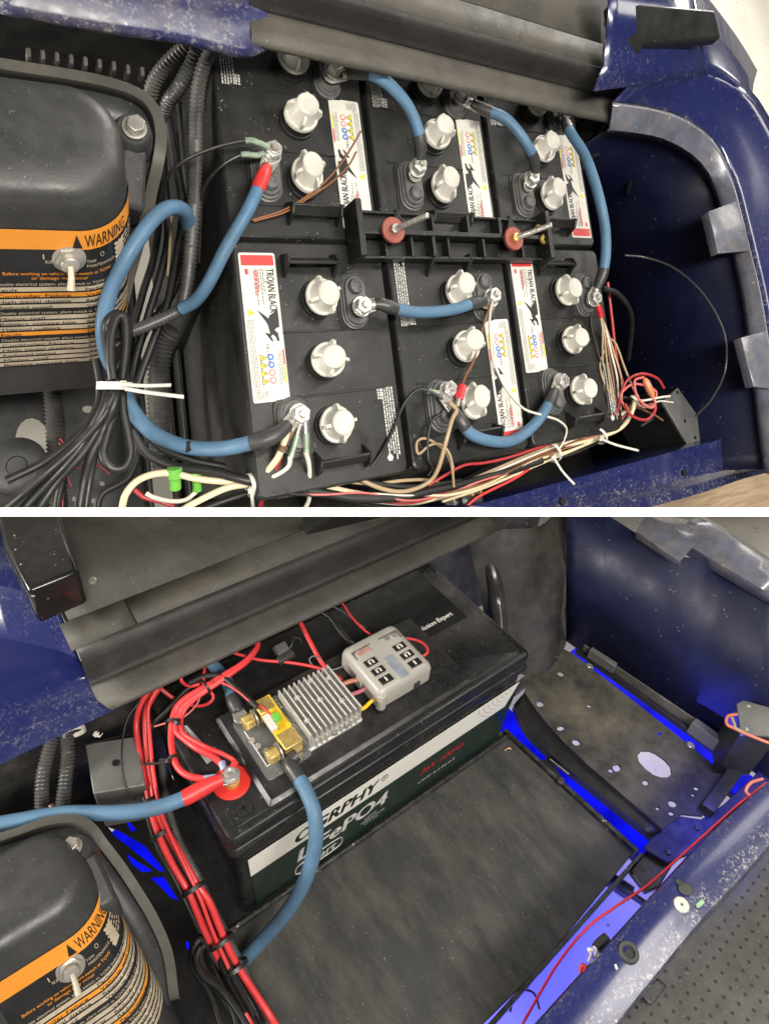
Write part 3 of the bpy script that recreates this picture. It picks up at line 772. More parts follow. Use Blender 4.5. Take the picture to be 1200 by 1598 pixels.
# ---- controller cover with warning label and toggle
def make_cover(fr_fn, xr, xl, ylvl, label_, cart_label, yb=104):
    """rounded box on a sloping flange; levels = (z, right x, front y, back y, inset)"""
    t = thing('controller_cover', cart_label, 'cover', (xr - 90, 20, -170))
    def ring(z, x1, y0, y1, r, off=0.0):
        x0 = xl; pts = []
        x1 += off; y0 -= off; y1 += off; x0 -= off
        for cx, cy, a0 in ((x1 - r, y1 - r, 0), (x0 + r, y1 - r, 90), (x0 + r, y0 + r, 180), (x1 - r, y0 + r, 270)):
            for k in range(9):
                a = math.radians(a0 + 90 * k / 8)
                pts.append(V((cx + r * math.cos(a), cy + r * math.sin(a), z)))
        return pts
    lv = ylvl
    def L_(z):
        for a, b in zip(lv, lv[1:]):
            if b[0] <= z <= a[0]:
                k = (a[0] - z) / (a[0] - b[0]); return [a[i] + (b[i] - a[i]) * k for i in range(5)]
        return lv[-1] if z < lv[-1][0] else lv[0]
    rings = [ring(z, x1, y0, y1, r) for z, x1, y0, y1, r in lv]
    obj('shell', G().loft(rings[::-1]), BLACK2, t, sharp=50)
    # label: bands wrapped round front and corner; perimeter index runs front-left .. right side
    def band(z0, z1, off, k0=0.0, k1=1.0, n=40):
        lines = []
        for z in (z0, (z0 + z1) / 2, z1):
            q = L_(z); R_ = ring(q[0], q[1], q[2], q[3], q[4], off)
            path = [R_[26].lerp(R_[27], 0.35)] + R_[27:36] + [R_[35].lerp(R_[0], 0.14)]
            path = resample_n(path, n)
            a, b = int(k0 * n), int(k1 * n)
            lines.append(path[a:b + 1])
        return G().sheet(lines)
    z0, z1 = label_
    H = z0 - z1
    lb = obj('warning_label', band(z0, z1, 0.8), mat('label_black', (0.017, 0.017, 0.018), 0.33), t)
    obj('orange_band', band(z0, z0 - H * 0.12, 1.2), ORANGEINK, lb)
    zz = z0 - H * 0.36
    def lines_on(z, h, seed, m, k0, k1, off=1.7, nm='label_text'):
        r = random.Random(seed); g = G(); k = k0
        while k < k1:
            d = r.uniform(0.012, 0.04); e = min(k + d, k1)
            gg = band(z, z - h, off, 0, 1, 200)
            n = 201; a, b = int(k * 200), max(int(k * 200) + 1, int(e * 200))
            vs = [gg.v[i * n + j] for i in range(3) for j in range(a, b + 1)]
            w_ = b - a + 1
            g.add(vs, [(i * w_ + j, i * w_ + j + 1, (i + 1) * w_ + j + 1, (i + 1) * w_ + j) for i in range(2) for j in range(w_ - 1)])
            k = e + r.uniform(0.006, 0.012)
        return obj(nm, g, m, lb)
    i = 0
    todo = []; dark = []
    for k in range(16):
        f0 = 0.33 + 0.665 * k / 16
        m = ORANGEINK if k in (2, 9) else (CREAMINK if k in (1, 3, 4, 6, 7, 8, 11, 12, 13, 14, 15) else None)
        zt = z0 - H * f0; hh = H * 0.665 / 16
        if m:
            obj('label_stripe', band(zt, zt - hh * 0.72, 1.2), m, lb)
            todo.append((k, zt - hh * 0.10, hh * 0.5))
        else:
            dark.append((zt - hh * 0.1, hh * 0.5))
    for k in range(5):
        lines_on(z0 - H * (0.14 + 0.03 * k), H * 0.016, 60 + k, CREAMINK, 0.70, 0.95)
    # WARNING lettering bent along the band
    def bent(s_, k0, k1, za, zb, m, nm):
        vs, fs = text2d(s_); wd = max(v[0] for v in vs)
        la = band(za, zb, 1.9, 0, 1, 200); n = 201
        def at_(k, tt):
            j = min(199.999, max(0, k * 200)); a = int(j); fz = j - a
            top = la.v[a].lerp(la.v[a + 1], fz); bot = la.v[2 * n + a].lerp(la.v[2 * n + a + 1], fz)
            return bot.lerp(top, tt)
        obj(nm, G().add([at_(k0 + (k1 - k0) * v[0] / wd, v[1] / 0.7) for v in vs], fs), m, lb)
    bent('WARNING', 0.52, 0.80, z0 - H * 0.022, z0 - H * 0.10, BLACKINK, 'warning_text')
    bent('TOW', 0.52, 0.575, z0 - H * 0.185, z0 - H * 0.205, CREAMINK, 'switch_text')
    bent('MAINTENANCE', 0.52, 0.69, z0 - H * 0.215, z0 - H * 0.235, CREAMINK, 'switch_text')
    bent('RUN', 0.30, 0.345, z0 - H * 0.185, z0 - H * 0.205, CREAMINK, 'switch_text')
    bent('O', 0.60, 0.625, z0 - H * 0.145, z0 - H * 0.178, CREAMINK, 'switch_text')
    bent('I', 0.29, 0.297, z0 - H * 0.145, z0 - H * 0.178, CREAMINK, 'switch_text')
    words = (('Fault', 'Performance'), ('Controller Failure', 'Vehicle will not run'), ('High pedal disable', 'Release pedal and retry'), ('Reduced speed', 'Vehicle runs slowly'), ('Motor stall', 'Vehicle will not move'), ('Battery voltage low', 'Reduced power'), ('Thermal cutback', 'Reduced acceleration'))
    bent('Before working on vehicle place switch in TOW', 0.08, 0.66, z0 - H * 0.262, z0 - H * 0.284, ORANGEINK, 'label_text')
    bent('or damage may occur', 0.22, 0.52, z0 - H * 0.292, z0 - H * 0.314, ORANGEINK, 'label_text')
    for zt, h_ in dark: bent('Disable electrical system, place switch in TOW before any service work', 0.04, 0.92, zt, zt - h_, CREAMINK, 'label_text')
    for n_, (k, zt, h_) in enumerate(todo):
        wl_, wr_ = words[n_ % 7]
        bent(wl_, 0.04, 0.04 + min(0.40, 0.021 * len(wl_)), zt, zt - h_, BLACKINK, 'label_text')
        bent(wr_, 0.50, 0.50 + min(0.44, 0.021 * len(wr_)), zt, zt - h_, BLACKINK, 'label_text')
    la = band(z0 - H * 0.02, z0 - H * 0.105, 1.9, 0, 1, 200)
    tri = [la.v[2 * 201 + 90], la.v[2 * 201 + 101], (la.v[95] + la.v[96]) / 2]
    obj('warning_triangle', G().add(tri, [(0, 1, 2)]), BLACKINK, lb)
    pk = band(z0 - H * 0.15, z0 - H * 0.30, 1.4, 0, 1, 200)
    nn = 201
    obj('pictogram', G().add([pk.v[i_ * nn + j] for i_ in range(3) for j in range(142, 157)], [(i_ * 15 + j, i_ * 15 + j + 1, (i_ + 1) * 15 + j + 1, (i_ + 1) * 15 + j) for i_ in range(2) for j in range(14)]), CREAMINK, lb)
    # toggle switch
    tg = band(z0 - H * 0.12, z0 - H * 0.24, 0.5, 0, 1, 200)
    c = tg.v[nn + 86]; nrm = V((0, -0.83, 0.56))
    sw = G(); hexnut(sw, c, 12, 5, nrm); sw.lathe(c, [(14, -1), (14, 1.2), (13, 1.6)], 24, nrm)
    sw.lathe(c, [(8, 4), (8, 11), (7, 12), (3.4, 12.3)], 18, nrm)
    s_ = obj('toggle_switch', sw, METAL, t)
    obj('toggle_lever', G().tube([c + nrm * 12, c + nrm * 20 + V((0, -3, -6)), c + nrm * 29 + V((-1, -6, -14))], 3.6, 12, rad=lambda i: (2.4, 2.8, 3.4)[i]), mat('ivory_lever', (0.48, 0.44, 0.34), 0.4), s_)
    return t, ring, L_
covA_lv = [(74, -150, 30, 62, 16), (73, -128, 12, 88, 30), (69, -117, 2, 97, 38), (61, -110, -3, 102, 42), (50, -106, -7, 105, 44), (36, -103, -12, 108, 44), (-20, -96, -44, 112, 44), (-118, -88, -100, 118, 44), (-150, -86, -118, 120, 44)]
covA, ringA, LvA = make_cover(A, -100, -300, covA_lv, (36, -112), 'black controller cover with toggle and wide faded warning label beside the cable bundle')
# flange with ribs and the bolt
def flange(t, path, bolt, boss):
    P = curvepts(path, 40)
    up_ = V((0, 0, 1)); rows = [[], []]; edge = [[], [], []]
    for i, p in enumerate(P):
        d = (P[min(i + 1, 40)] - P[max(i - 1, 0)]).normalized(); s_ = up_.cross(d).normalized()
        rows[0].append(p - s_ * 34 + V((0, 0, -22))); rows[1].append(p - s_ * 5 + V((0, 0, -11)))
        edge[0].append(p - s_ * 5 + V((0, 0, -11))); edge[1].append(p - s_ * 4); edge[2].append(p + s_ * 4 + V((0, 0, -1)))
    edge.append([p + V((0, 0, -16)) for p in edge[2]])
    fl_ = obj('flange', G().sheet(rows), BLACK2, t, solid=-3)
    obj('flange_edge', G().sheet(edge), mat('flange_dust', (0.055, 0.052, 0.045), 0.6, dust=0.5, dcol=(0.12, 0.105, 0.08)), fl_, solid=-2)
    return P
path = [A(u, v, 26) for u, v in [(-30, 94), (24, 103), (90, 113), (160, 126), (212, 143), (240, 168), (251, 205), (248, 245)]] + [A(238, 290, 6), A(226, 345, -20), A(205, 420, -60), A(180, 520, -110)]
P = flange(covA, path, None, None)
for k in range(9):
    u, v = 45 + 22 * k, 99 + 3.2 * k + (2 if k > 6 else 0)
    c = A(u, v, 26)
    obj('flange_rib', G().box(c + V((0, 6, 1)), (4, 9, 14)), MATS['flange_dust'], covA, bevel=1.5)
c = A(212, 192, 58)
obj('bolt_boss', G().lathe(c + V((0, 0, -40)), [(22, 0), (18, 22), (15, 30), (14, 31)], 20), BLACK2, covA)
b_ = G().lathe(c + V((0, 0, -8)), [(11, 0), (11, 2), (9, 2.4)], 20); hexnut(b_, c + V((0, 0, -6)), 8.6, 8)
obj('bolt', b_, METAL, covA, bevel=0.4)
obj('ramp', G().prism([c + V((-10, -14, -14)), c + V((12, -14, -18)), c + V((10, -62, -40)), c + V((-14, -60, -34))], (0, 0, -40)), BLACK2, covA, bevel=4)

# ---- bundle of black cables with white tie
gK = 'black cables bundled with a white tie'
for lab, q, r in (
        ('looped black cable running from the tie to the lower well', [(172, 560), (166, 520), (170, 498), (184, 490), (196, 500), (198, 530), (190, 570), (178, 610), (160, 650), (120, 695), (75, 735), (25, 778), (-20, 812)], 4.6),
        ('black cable with printed lettering dropping from the tie', [(185, 530), (180, 505), (190, 493), (199, 505), (196, 545), (184, 590), (178, 630), (162, 668), (144, 706), (131, 750), (122, 800)], 4.8),
        ('black cable fanning out lowest from the tie', [(180, 575), (172, 600), (160, 640), (130, 690), (95, 732), (45, 785), (20, 815)], 4.6),
        ('black cable crossing the bundle on its way down', [(196, 560), (186, 595), (172, 625), (158, 660), (128, 708), (90, 750), (55, 800)], 4.4),
        ('thin black cable beside the printed one', [(176, 540), (178, 580), (176, 620), (168, 660), (150, 700), (140, 750), (132, 800)], 3.6)):
    wire('bundled_cable', lab, 'cable', [A(u, v, -24 - 9 * max(0, (v - 620) / 60) - 4 * (j % 2)) for j, (u, v) in enumerate(q)], r, WIREBLK, gK, n=9)
wire('bundled_cable', 'black cable bent into a drooping loop below the tie', 'cable', [A(u, v, -34) for u, v in [(190, 590), (192, 640), (200, 680), (203, 708), (194, 728), (175, 730), (161, 710), (166, 682), (178, 640), (182, 600)]], 4.6, WIREBLK, gK, n=9)
wire('bundled_cable', 'black cable standing in a tall loop above the tie', 'cable', [A(u, v, -16) for u, v in [(176, 592), (172, 560), (174, 520), (184, 494), (194, 498), (196, 540), (190, 592)]], 4.2, WIREBLK, gK, n=9)
c = A(179, 602, -26)
ziptie('white cable tie with two long tails round the black bundle', c, A(177, 640, -30) - A(181, 570, -24), 15, TIEW, [A(192, 600, -12), A(225, 602, -6), A(267, 601, 0)], width=7)
tt = FR
g = [A(194, 606, -10), A(230, 612, -4), A(287, 619, 4)]
cc = catmull(g, 8)
obj('tie_tail', G().sheet([[p + V((0, -1.8, 0)) for p in cc], [p + V((0, 1.8, 0)) for p in cc]]), TIEW, None, 'lower loose white tie tail pointing at the tray rail', 'cable tie', solid=1.1)

# ---- wires along the front edge
def W(name, lab, q, r, m, z=None, group=None, n=7):
    return wire(name, lab, 'wire', [A(*(p if len(p) == 3 else (p[0], p[1], z))) for p in q], r, m, group, n=n)
W('front_wire', 'thick cream wire looping down from the corner battery bolt', [(448, 672, 24), (441, 697, 16), (428, 722, 4), (404, 743, -8), (363, 751, -20), (313, 748, -30), (260, 738, -36), (220, 747, -44), (197, 770, -50), (189, 800, -60)], 3.6, CREAM)
W('front_wire', 'cream wire running along the row of battery fronts', [(280, 800), (300, 787), (353, 762), (391, 756), (430, 752), (471, 755), (503, 758), (547, 768), (590, 775), (640, 784), (681, 777), (709, 769)], 3.4, CREAM, -16)
W('front_wire', 'heavy black cable with faint print along the battery fronts', [(205, 672, -50), (230, 708, -48), (273, 728, -40), (330, 735, -24), (384, 749, -10), (449, 759, -6), (503, 769, -6), (562, 778, -6), (627, 776, -6), (659, 769, -6), (713, 757, -8), (757, 746, -8), (800, 734, -8), (845, 718, -8)], 4.8, WIREBLK, n=9)
W('front_wire', 'black cable arching below the cream wire', [(300, 800, -40), (340, 785, -34), (391, 768, -24), (440, 752, -14), (500, 745, -12), (560, 750, -14), (640, 760, -14), (720, 750, -14)], 3.4, WIREBLK)
W('front_wire', 'tan wire dropping from the red-crimp bolt to the front run', [(702, 628, 26), (712, 640, 30), (705, 655, 32), (697, 684, 28), (684, 730, 12), (670, 751, 0), (644, 764, -4), (616, 767, -6), (583, 758, -6), (553, 743, -8), (536, 737, -10)], 2.7, TAN)
W('front_wire', 'tan wire lying under its twin at the front run', [(440, 748), (500, 746), (540, 751), (583, 755), (627, 750), (666, 749), (700, 757), (740, 752)], 2.2, TAN, -14)
W('front_wire', 'thin black wire with clear crimp crossing the battery joint', [(690, 622, 26), (672, 611, 24), (655, 607, 20), (640, 617, 14), (627, 637, 8), (611, 676, 5), (592, 710, 4), (566, 747, -6)], 1.9, WIREBLK)
W('front_wire', 'tan wire bent in a small loop on the red-crimp battery', [(708, 760, -4), (705, 728, 6), (696, 706, 8), (679, 691, 8), (661, 684, 8), (650, 691, 8), (653, 708, 6), (670, 695, 8), (686, 693, 10), (700, 706, 12), (707, 730, 6)], 1.7, TAN)
W('front_wire', 'thin black wire curling below the red-crimp bolt', [(690, 645, 20), (675, 655, 14), (668, 680, 10), (668, 715, 6), (675, 730, 2), (668, 742, -4)], 1.9, WIREBLK)
W('front_wire', 'red wire running from the front run to the inline fuse', [(668, 757, -10), (692, 743, -6), (724, 726, -4), (757, 722, -4), (800, 712, -4), (873, 687, -6), (930, 671, -6), (962, 642, 0), (968, 615, 10), (980, 592, 20), (1002, 583, 26), (1025, 590, 26), (1036, 605, 20)], 2.0, DKRED)
W('front_wire', 'bright red wire angling down to the front rail', [(726, 792, -30), (748, 774, -24), (800, 748, -16), (825, 732, -12)], 2.0, REDWIRE)
fan = [('tan', TAN), ('white', WHITEW), ('brown', BROWN), ('pink', PINK), ('black', WIREBLK), ('pale cream', CREAM)]
for k, (nm, m) in enumerate(fan):
    dv = (k - 2.5) * 4.4
    W('front_wire', nm + ' wire in the run between sagging jumper and front rail', [(690, 775 + dv * 0.7, -16), (760, 748 + dv, -16), (830, 718 + dv, -14), (890, 694 + dv * 0.9, -10), (945, 670 + dv * 0.8, -8), (978, 645 + dv * 0.7, -4), (996, 622 + dv * 0.5, 6)], 1.7 + 0.3 * (k == 5), m, group='thin wires of the front run')
W('front_wire', 'white wire curving over the sticker to the tie by the front run', [(768, 470, 26), (764, 500, 14), (768, 555, 8), (780, 588, 8), (795, 615, 12), (818, 638, 26), (847, 648, 26), (871, 656, 16), (884, 670, 6), (877, 693, -4), (863, 711, -10)], 1.6, WHITEW)
W('front_wire', 'thin pink-brown wire from the jumper bolt toward the red crimp', [(766, 472, 24), (755, 505, 12), (747, 535, 20), (738, 565, 16), (725, 590, 16), (716, 620, 24)], 1.5, BROWN)
W('front_wire', 'cream wire stub curving up to the inline fuse bundle', [(880, 697, -12), (930, 684, -8), (968, 668, -2), (985, 645, 6), (992, 616, 14)], 3.2, CREAM)
for k, (u0, m) in enumerate(((0, TAN), (4, BROWN), (8, WHITEW), (12, TAN), (-5, TAN))):
    W('edge_wire', ('tan', 'brown', 'white', 'pale tan', 'outer tan')[k] + ' wire hanging from the red ring along the wall-side battery edge', [(936, 490, 12), (942 + u0 * 0.4, 515, 8), (945 + u0, 548, 4), (950 + u0 * 1.6, 590, 2), (955 + u0 * 1.2, 630, -2), (965, 650, -8)], 1.6, m, group='wires along the wall-side battery edge')
W('edge_wire', 'thin black wire skirting the wall-side battery edge', [(930, 470, 14), (922, 500, 4), (930, 540, 3), (942, 580, 3), (947, 620, 2), (950, 660, -4), (930, 690, -10)], 1.5, WIREBLK)
W('edge_wire', 'tan wire leaving the edge wires for the inline fuse', [(946, 528, 6), (960, 535, 6), (975, 575, 8), (990, 610, 12), (1000, 628, 10)], 1.6, TAN)
W('edge_wire', 'dull red wire pinched between battery and navy wall', [(948, 440, -20), (955, 500, -30), (962, 560, -36), (975, 610, -30)], 2.6, DKRED)
W('side_cable', 'black cable drooping beside the navy wall near the jumper bolt', [(940, 450, -6), (965, 460, -10), (985, 495, -40), (980, 560, -100)], 4.5, WIREBLK)
wire('side_cable', 'thin black cable hanging in a wide arc against the navy wall', 'wire', [A(u, v, x_, 0) for u, v, x_ in [(975, 398, 700), (1010, 402, 735), (1055, 420, 760), (1100, 462, 775), (1130, 520, 782), (1132, 575, 782), (1112, 620, 778), (1085, 650, 770)]], 2.0, mat('glossy_black_wire', (0.05, 0.05, 0.05), 0.25))
W('rear_cable', 'black cable arching under the shell behind the long jumper', [(905, 265, -20), (930, 240, -20), (965, 232, -24), (985, 255, -40), (980, 300, -80)], 4.0, WIREBLK)
# inline fuse with looped leads
t = thing('inline_fuse', 'orange inline fuse with looped pink leads by the grey bracket', 'fuse', A(1012, 605, 10))
obj('fuse_body', G().tube([A(1005, 590, 24), A(1008, 596, 24), A(1016, 613, 22), A(1019, 620, 22)], 5, 10, rad=lambda i: (2.5, 5.4, 5.4, 2.5)[i]), mat('orange_fuse', (0.55, 0.20, 0.10), 0.4), t)
obj('lead', G().tube(catmull([A(u, v, 22) for u, v in [(1004, 588), (990, 595), (996, 622), (1015, 636), (1022, 628), (1018, 619)]], 8), 1.9, 8), PINK, t)
obj('lead', G().tube(catmull([A(u, v, 16) for u, v in [(1019, 620), (1022, 640), (1008, 655), (985, 648), (975, 630)]], 8), 2.2, 8), DKRED, t)
obj('lead', G().tube(catmull([A(u, v, 20) for u, v in [(985, 618), (1000, 625), (1030, 620), (1045, 618)]], 8), 1.7, 8), WHITEW, t)
# crimps on the bolts
def crimp(label, a, b, ring, m, r=3.6):
    t = thing('ring_crimp', label, 'terminal', a)
    d = (b - a)
    obj('sleeve', G().tube([a + d * 0.35, a + d * 0.5, b], r, 10), m, t)
    obj('tongue', G().tube([a, a + d * 0.5], r * 0.6, 8), METAL, t)
    obj('ring', G().lathe(ring, [(8, 0), (8, 1.4)], 18), METAL, t)
crimp('red ring crimp standing up from the bolt beside the sagging jumper', A(713, 634, 28), A(722, 601, 30), T2('b2') + V((0, 0, 2)), mat('red_crimp', (0.55, 0.03, 0.04), 0.3), 5.2)
crimp('red ring crimp hanging under the long bowed jumper', A(930, 466, 18), A(938, 494, 12), T1('b3') + V((0, 0, 2)), MATS['red_crimp'], 4.4)
crimp('greenish clear crimp lying left of the red one', T2('b2') + V((-6, 3, 5)), A(668, 610, 22), T2('b2') + V((0, 0, 3.5)), COPPERG, 3.0)
crimp('rusty brown crimp leading to the thick cream wire', T2('b1') + V((-3, -6, 4)), A(437, 704, 16), T2('b1') + V((0, 0, 2)), mat('rusty_crimp', (0.12, 0.06, 0.03), 0.6, var=0.4, vscale=100), 3.6)
crimp('green crimp pointing straight down from the corner bolt', T2('b1') + V((0, -8, 4)), A(453, 715, 12), T2('b1') + V((0, 0, 3.4)), COPPERG, 3.2)
crimp('green crimp slanting away from the corner bolt', T2('b1') + V((5, -8, 4)), A(478, 708, 14), T2('b1') + V((0, 0, 4.6)), COPPERG, 3.4)
W('bolt_wire', 'white wire from the middle green crimp to the cream loop', [(453, 712, 14), (450, 728, 8), (430, 742, 0), (405, 748, -8)], 2.4, WHITEW)
W('bolt_wire', 'short white wire dropping from the slanting green crimp', [(477, 705, 16), (482, 725, 8), (483, 748, -4), (482, 780, -20), (472, 800, -30)], 2.6, WHITEW)
W('bolt_wire', 'red wire crossing under the cream loop', [(438, 712, 8), (428, 735, -4), (415, 760, -24), (404, 800, -50)], 2.6, DKRED)
# small ties, connectors, switch
ziptie('pale cable tie hanging from the cream and black wires', A(391, 757, -14), (1, 0.1, 0), 11, TIEW, [A(393, 765, -4), A(394, 780, -10), A(396, 800, -30)], width=4.5)
ziptie('white cable tie with tail over the dark tray', A(862, 706, -12), (1, 0.35, 0), 13, TIEW, [A(864, 713, 2), A(878, 735, 4), A(897, 756, 6)], width=4)
ziptie('white cable tie with long tail toward the grey bracket', A(934, 680, -8), (1, 0.5, 0), 12, TIEW, [A(937, 684, 6), A(962, 694, 8), A(997, 703, 8)], width=4)
for lab, u, v in (('larger green bullet connector beside the tray rail', 272, 742), ('smaller green bullet connector under the cream loop', 306, 745)):
    t = thing('bullet_connector', lab, 'connector', A(u, v, -50))
    big = 1.25 if u < 290 else 1.0
    obj('socket', G().tube([A(u, v - 12, -34), A(u + 1, v + 4, -38)], 6.0 * big, 12), GREENPL, t, bevel=0.6)
    obj('plug', G().tube([A(u + 1, v + 4, -38), A(u + 2, v + 20, -44)], 4.6 * big, 12), GREENPL, t)
W('connector_wire', 'white lead feeding the green connectors', [(228, 770, -50), (240, 776, -48), (266, 782, -46), (290, 780, -44), (306, 768, -44)], 2.4, WHITEW)
W('connector_wire', 'dark red lead feeding the green connectors', [(210, 764, -56), (225, 776, -54), (250, 783, -52), (272, 790, -50)], 2.4, DKRED)
for k, q in enumerate(([(92, 690), (98, 700), (108, 712), (104, 735), (112, 760)], [(94, 684), (105, 700), (118, 730), (150, 725), (172, 740)], [(110, 730), (100, 760), (98, 800)])):
    W('well_wire', 'thin red wire scrap lying in the dark well', q, 0.9, DKRED, -250, 'red wire scraps in the well')
loom('ribbed_hose', 'ribbed hose lying in the dark well beside the big hole', [A(80, 590, -280), A(85, 650, -285), A(88, 720, -285), A(92, 800, -285)], 12, group=gH, pitch=5)
obj('well_grommet', G().lathe(A(26, 728, -290), [(34, 0), (34, 14), (26, 18), (12, 18), (11, 8), (0.5, 8)], 28), BLACK2, None, 'round black rubber grommet beside the big bright hole', 'grommet')
t = thing('solenoid', 'small cylindrical solenoid with chrome collar among the front wires', 'solenoid', A(735, 775, -60))
c = A(735, 775, -40)
obj('body', G().lathe(c + V((0, 0, -30)), [(20, 0), (20, 18), (19, 19)], 24), BRIGHT, t)
obj('cap', G().lathe(c + V((0, 0, -11)), [(17, 0), (17, 14), (13, 17), (6, 17)], 24), BLACK2, t)
for s_ in (-1, 1): obj('post', G().lathe(c + V((s_ * 7, 4, 5)), [(2.4, 0), (2.4, 8), (0.3, 8)], 10), BRASS, t)
# grey bracket box by the wall
q = [A(u, v, -60) for u, v in [(1033, 627), (1057, 605), (1118, 690), (1078, 703)]]
t = thing('bracket_box', 'black box with grey steel top plate beside the navy wall', 'bracket', q[0] + V((0, 0, -110)))
obj('box_body', G().prism([p + V((0, 0, -110)) for p in q], (0, 0, 107)), DARKMETAL, t, bevel=1)
pl = obj('top_plate', G().prism([p + V((0, 0, -3)) for p in q], (0, 0, 4)), GREYPLATE, t, bevel=0.8)
for u, v in ((1038, 639), (1057, 612), (1069, 657), (1085, 683), (1100, 676)):
    obj('plate_hole', G().lathe(A(u, v, -58.8), [(3.2, 0), (3.2, 0.4)], 12), BLACKINK, pl)
obj('side_box', G().prism([A(u, v, -150) for u, v in [(985, 650), (1032, 632), (1060, 700), (1010, 715)]], (0, 0, 40)), DARKMETAL, None, 'low black bracket base under the grey-topped box', 'bracket', bevel=2)

# ---- more of the tangle
rr_ = random.Random(21)
extra = [('black wire woven low through the front run', WIREBLK, 1.8), ('dark brown wire woven low through the front run', BROWN, 1.5), ('second tan wire of the front run by the rail', TAN, 1.6), ('off-white wire of the front run by the rail', WHITEW, 1.6), ('black wire hugging the battery fronts', WIREBLK, 2.6), ('thin dull red wire of the front run', DKRED, 1.5), ('slack black wire below the front run', WIREBLK, 2.2), ('cream wire weaving over the front run', CREAM, 1.8), ('pinkish wire weaving over the front run', PINK, 1.3), ('thin white wire weaving over the front run', WHITEW, 1.2), ('thin black wire weaving over the front run', WIREBLK, 1.4), ('thin brown wire weaving over the front run', BROWN, 1.1)]
for k, (lab, m, r) in enumerate(extra):
    base_ = [(430, 764), (500, 768), (570, 776), (640, 778), (700, 766), (760, 748), (830, 720), (890, 696), (945, 670), (985, 640)]
    W('tangle_wire', lab, [(u, v + rr_.uniform(-7, 9) + (6 if k == 6 else 0), (-16 if k < 7 else -6) + rr_.uniform(-8, 6)) for u, v in base_[(k * 2) % 4:10 - k % 3]], r, m, group='loose wires of the front run')
for k, (lab, m, r, q) in enumerate((
        ('pink wire coiled round the inline fuse bundle', PINK, 1.8, [(978, 640, 0), (968, 618, 10), (985, 600, 18), (1008, 602, 20), (1024, 612, 18), (1016, 630, 12), (996, 634, 8)]),
        ('thin white wire tip beside the inline fuse', WHITEW, 1.4, [(990, 625, 10), (1006, 636, 8), (1028, 626, 6), (1050, 628, 4)]),
        ('dark wire looped behind the inline fuse', WIREBLK, 2.0, [(960, 650, -8), (975, 620, 0), (1000, 640, -4), (1020, 650, -10), (1000, 665, -20)]),
        ('brown wire tip sticking out by the grey bracket', BROWN, 1.5, [(985, 632, 4), (1005, 640, 4), (1022, 648, 2), (1034, 656, 0)]),
        ('tan wire looped under the edge wires', TAN, 1.5, [(943, 545, 2), (936, 570, 2), (944, 600, 2), (958, 622, 0), (966, 640, -4)]))):
    W('corner_wire', lab, q, r, m)
for k, q in enumerate(([(150, 560), (156, 600), (150, 640), (120, 680), (70, 720), (10, 750)], [(205, 600), (215, 650), (240, 690), (290, 715), (350, 728)], [(160, 610), (140, 660), (110, 710), (95, 760), (88, 800)], [(198, 620), (196, 660), (215, 700), (200, 745), (160, 770), (150, 800)])):
    W('well_cable', ('black cable slipping behind the tied bundle toward the cover', 'black cable swinging from the tie under the long blue cable', 'black cable dropping steeply into the well', 'black cable curling below the drooping loop')[k], q, 4.0, WIREBLK, -60 - 14 * k, n=9)
# =================================================================== LOWER BAY: one lithium battery
FR = FB
g = G().sheet([[V((x, y, GROUND)) for x in (-1800, -500, 200, 800, 1600, 3600)] for y in (-1800, -600, 0, 800, 2600)])
obj('workshop_floor', g, CONCRETE, kind='structure')
cartB = thing('golf_cart', 'navy golf cart body round the bay with one lithium battery', 'golf cart', (250, -100, -250))

# ---- seat back panel
def ysB(x): return 0.012 * (200 - x)
def xsheetB(prof, x0, x1, n=12):
    return G().sheet([[V((x0 + (x1 - x0) * i / n, y + ysB(x0 + (x1 - x0) * i / n), z)) for i in range(n + 1)] for y, z in prof])
prof = [(222, 50), (212, 54), (210, 57), (213, 60.5), (230, 61), (248, 59.5), (255, 60.5), (259, 64), (262, 70), (265, 98), (267, 106), (271, 112), (277, 116)]
x0, x1 = -66, 640
rows = []
for j, (y, z) in enumerate(prof):
    xs = [x0 + (x1 - x0) * i / 16 for i in range(17)]
    if j < 4: xs[0] += (14, 12, 10, 6)[j]
    rows.append([V((x, y + ysB(x), z)) for x in xs])
panB = obj('seat_back_panel', G().sheet(rows[:7]), DUSTY, cartB, solid=-2, sharp=75)
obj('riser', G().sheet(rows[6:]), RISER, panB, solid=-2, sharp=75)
obj('top_board', xsheetB([(277.2, 116.1), (321.5, 124)], -72, 12.5, 4), DUSTY, panB, solid=2)
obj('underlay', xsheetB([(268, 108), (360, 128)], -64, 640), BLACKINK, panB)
obj('top_board', xsheetB([(277.2, 116.1), (321.5, 124)], 14.2, 640), DUSTY, panB, solid=2)
obj('top_board', xsheetB([(322.8, 124.2), (440, 146), (720, 195)], -60, 640), DUSTY, panB, solid=2)
p = B(144, 907, 133)
obj('screw', G().lathe(p, [(6.5, 0), (6, 2.2), (3.6, 3.4), (0.5, 3.5)], 18, (0, -0.2, 1)), METAL, panB)
# dark square post
q = [B(24, 905, 150), B(62, 975, 150), B(138, 942, 150), B(90, 800, 150), B(0, 790, 150)]
obj('seat_post', G().prism(q, (0, 0, 60)), mat('glossy_black_post', (0.012, 0.012, 0.012), 0.18, speck=0.9, sscale=160, scol=(0.5, 0.47, 0.42)), cartB, bevel=6)
